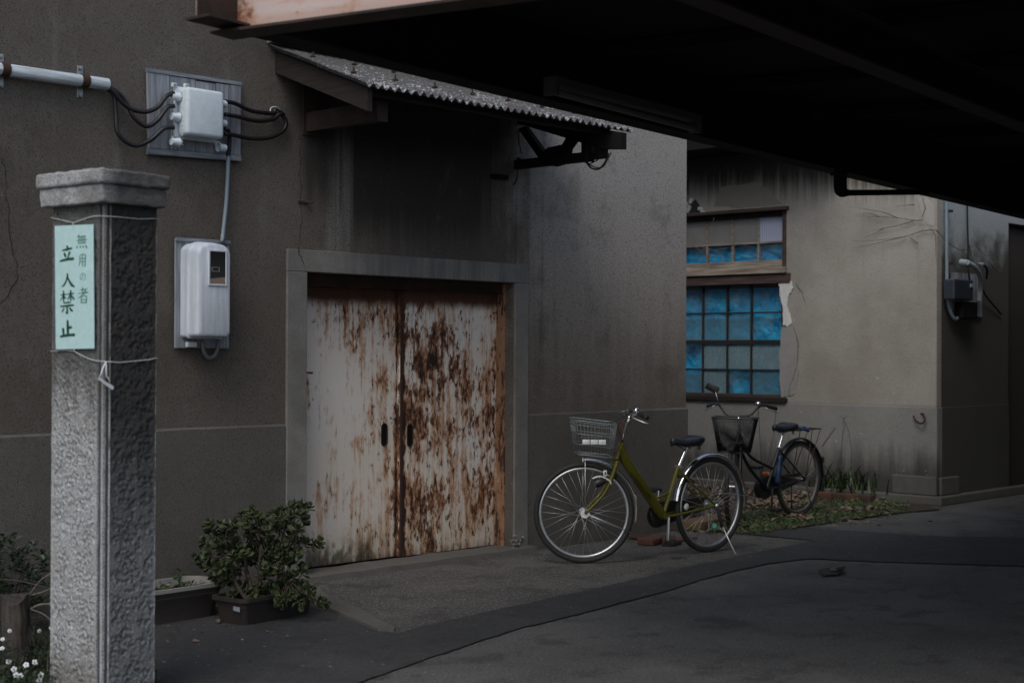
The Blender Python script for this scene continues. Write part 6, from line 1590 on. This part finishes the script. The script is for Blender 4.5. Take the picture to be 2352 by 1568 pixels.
# low tufts in cracks and small fallen leaves on the asphalt
m_ = MB()
for k in range(260):
    px, py = rng.choice([(rng.gauss(800, 16), rng.gauss(1392, 5)), (rng.uniform(712, 1180), 0), (rng.gauss(716, 10), rng.gauss(1355, 8)), (rng.gauss(2050, 30), rng.gauss(1180, 5))])
    if py == 0:
        if rng.random() < .8: continue
        py = 1342 - (px - 705) * .133
    p = onG(px, py, .012); weedleaf(m_, p, rng.uniform(.008, .022))
kind(m_.build('crack_weeds', M_moss), 'stuff')
m_ = MB()
for px, py, s in ((414, 1446, .03), (402, 1454, .035), (460, 1470, .05), (470, 1452, .028), (500, 1430, .05), (520, 1433, .035), (445, 1480, .035), (386, 1475, .04), (560, 1470, .02), (610, 1450, .02), (655, 1460, .02), (420, 1500, .02), (530, 1500, .018), (690, 1437, .03), (745, 1470, .018), (885, 1488, .02), (850, 1442, .02), (1090, 1350, .02), (1180, 1370, .018), (1390, 1240, .03), (500, 1488, .03), (575, 1520, .018), (640, 1502, .015)):
    litter_leaf(m_, onG(px, py, .014), s * 1.0)
for k in range(120):
    litter_leaf(m_, onG(rng.uniform(400, 1300), rng.uniform(1340, 1560), .014), rng.uniform(.004, .010))
for k in range(40):
    litter_leaf(m_, onG(rng.gauss(1960, 90), rng.gauss(1196, 6), .014), rng.uniform(.02, .06))
kind(m_.build('fallen_leaves', M_litter), 'stuff')
# flat kerb strip leaving the threshold
kp = [(676, 1352), (703, 1345), (760, 1376), (830, 1408), (905, 1448), (905, 1454), (868, 1452), (800, 1424), (735, 1394), (690, 1372)]
P = [onG(*p) for p in kp]; m_ = MB(); m_.prism([Vector((p.x, p.y, 0.0)) for p in P], (0, 0, .022)); kind(m_.build('kerb_strip', M_conc), 'structure')
# loose stone slab with a small steel offcut by the lane
o = MB().prism([onG(*p, z=.013) for p in ((1880, 1312), (1905, 1306), (1938, 1310), (1925, 1318), (1890, 1321))], (0, 0, .012)).build('stone_chip', simple('dull_stone', (0.055, 0.052, 0.048), 0.95)); tag(o, 'flat pale stone chip lying on the dark asphalt to the right', 'stone')
o = MB().box((-.10, -.02, 0), (.10, .02, .02), .004, 2).build('steel_offcut', simple('grubby_steel', (0.09, 0.09, 0.09), 0.6, 0.3)); o.location = onG(1924, 1308, .027); o.rotation_euler = (0, .05, .25); tag(o, 'short steel offcut resting on the stone chip', 'scrap metal')

# repeats of one kind share a group phrase
PHR = {'bicycle': 'bicycles parked along the wall', 'black_cable': 'black cables on the walls', 'dead_vine': 'dead vines on the pale wall', 'pvc_elbow': 'pipe elbows on the shaded wall', 'string': 'strings tied round the gate post',
       'planter': 'planters by the gate post', 'brick': 'loose bricks by the bicycles', 'roof_tile': 'broken tiles by the bicycles', 'blue_tarp': 'blue tarps behind the window', 'wall_conduit': 'conduits on the walls', 'dry_stalks': 'dry stalks by the pale wall'}
for o in SC.objects:
    st_ = o.name.split('.')[0]
    if o.parent is None and 'category' in o and 'group' not in o and st_ in PHR: o['group'] = PHR[st_]
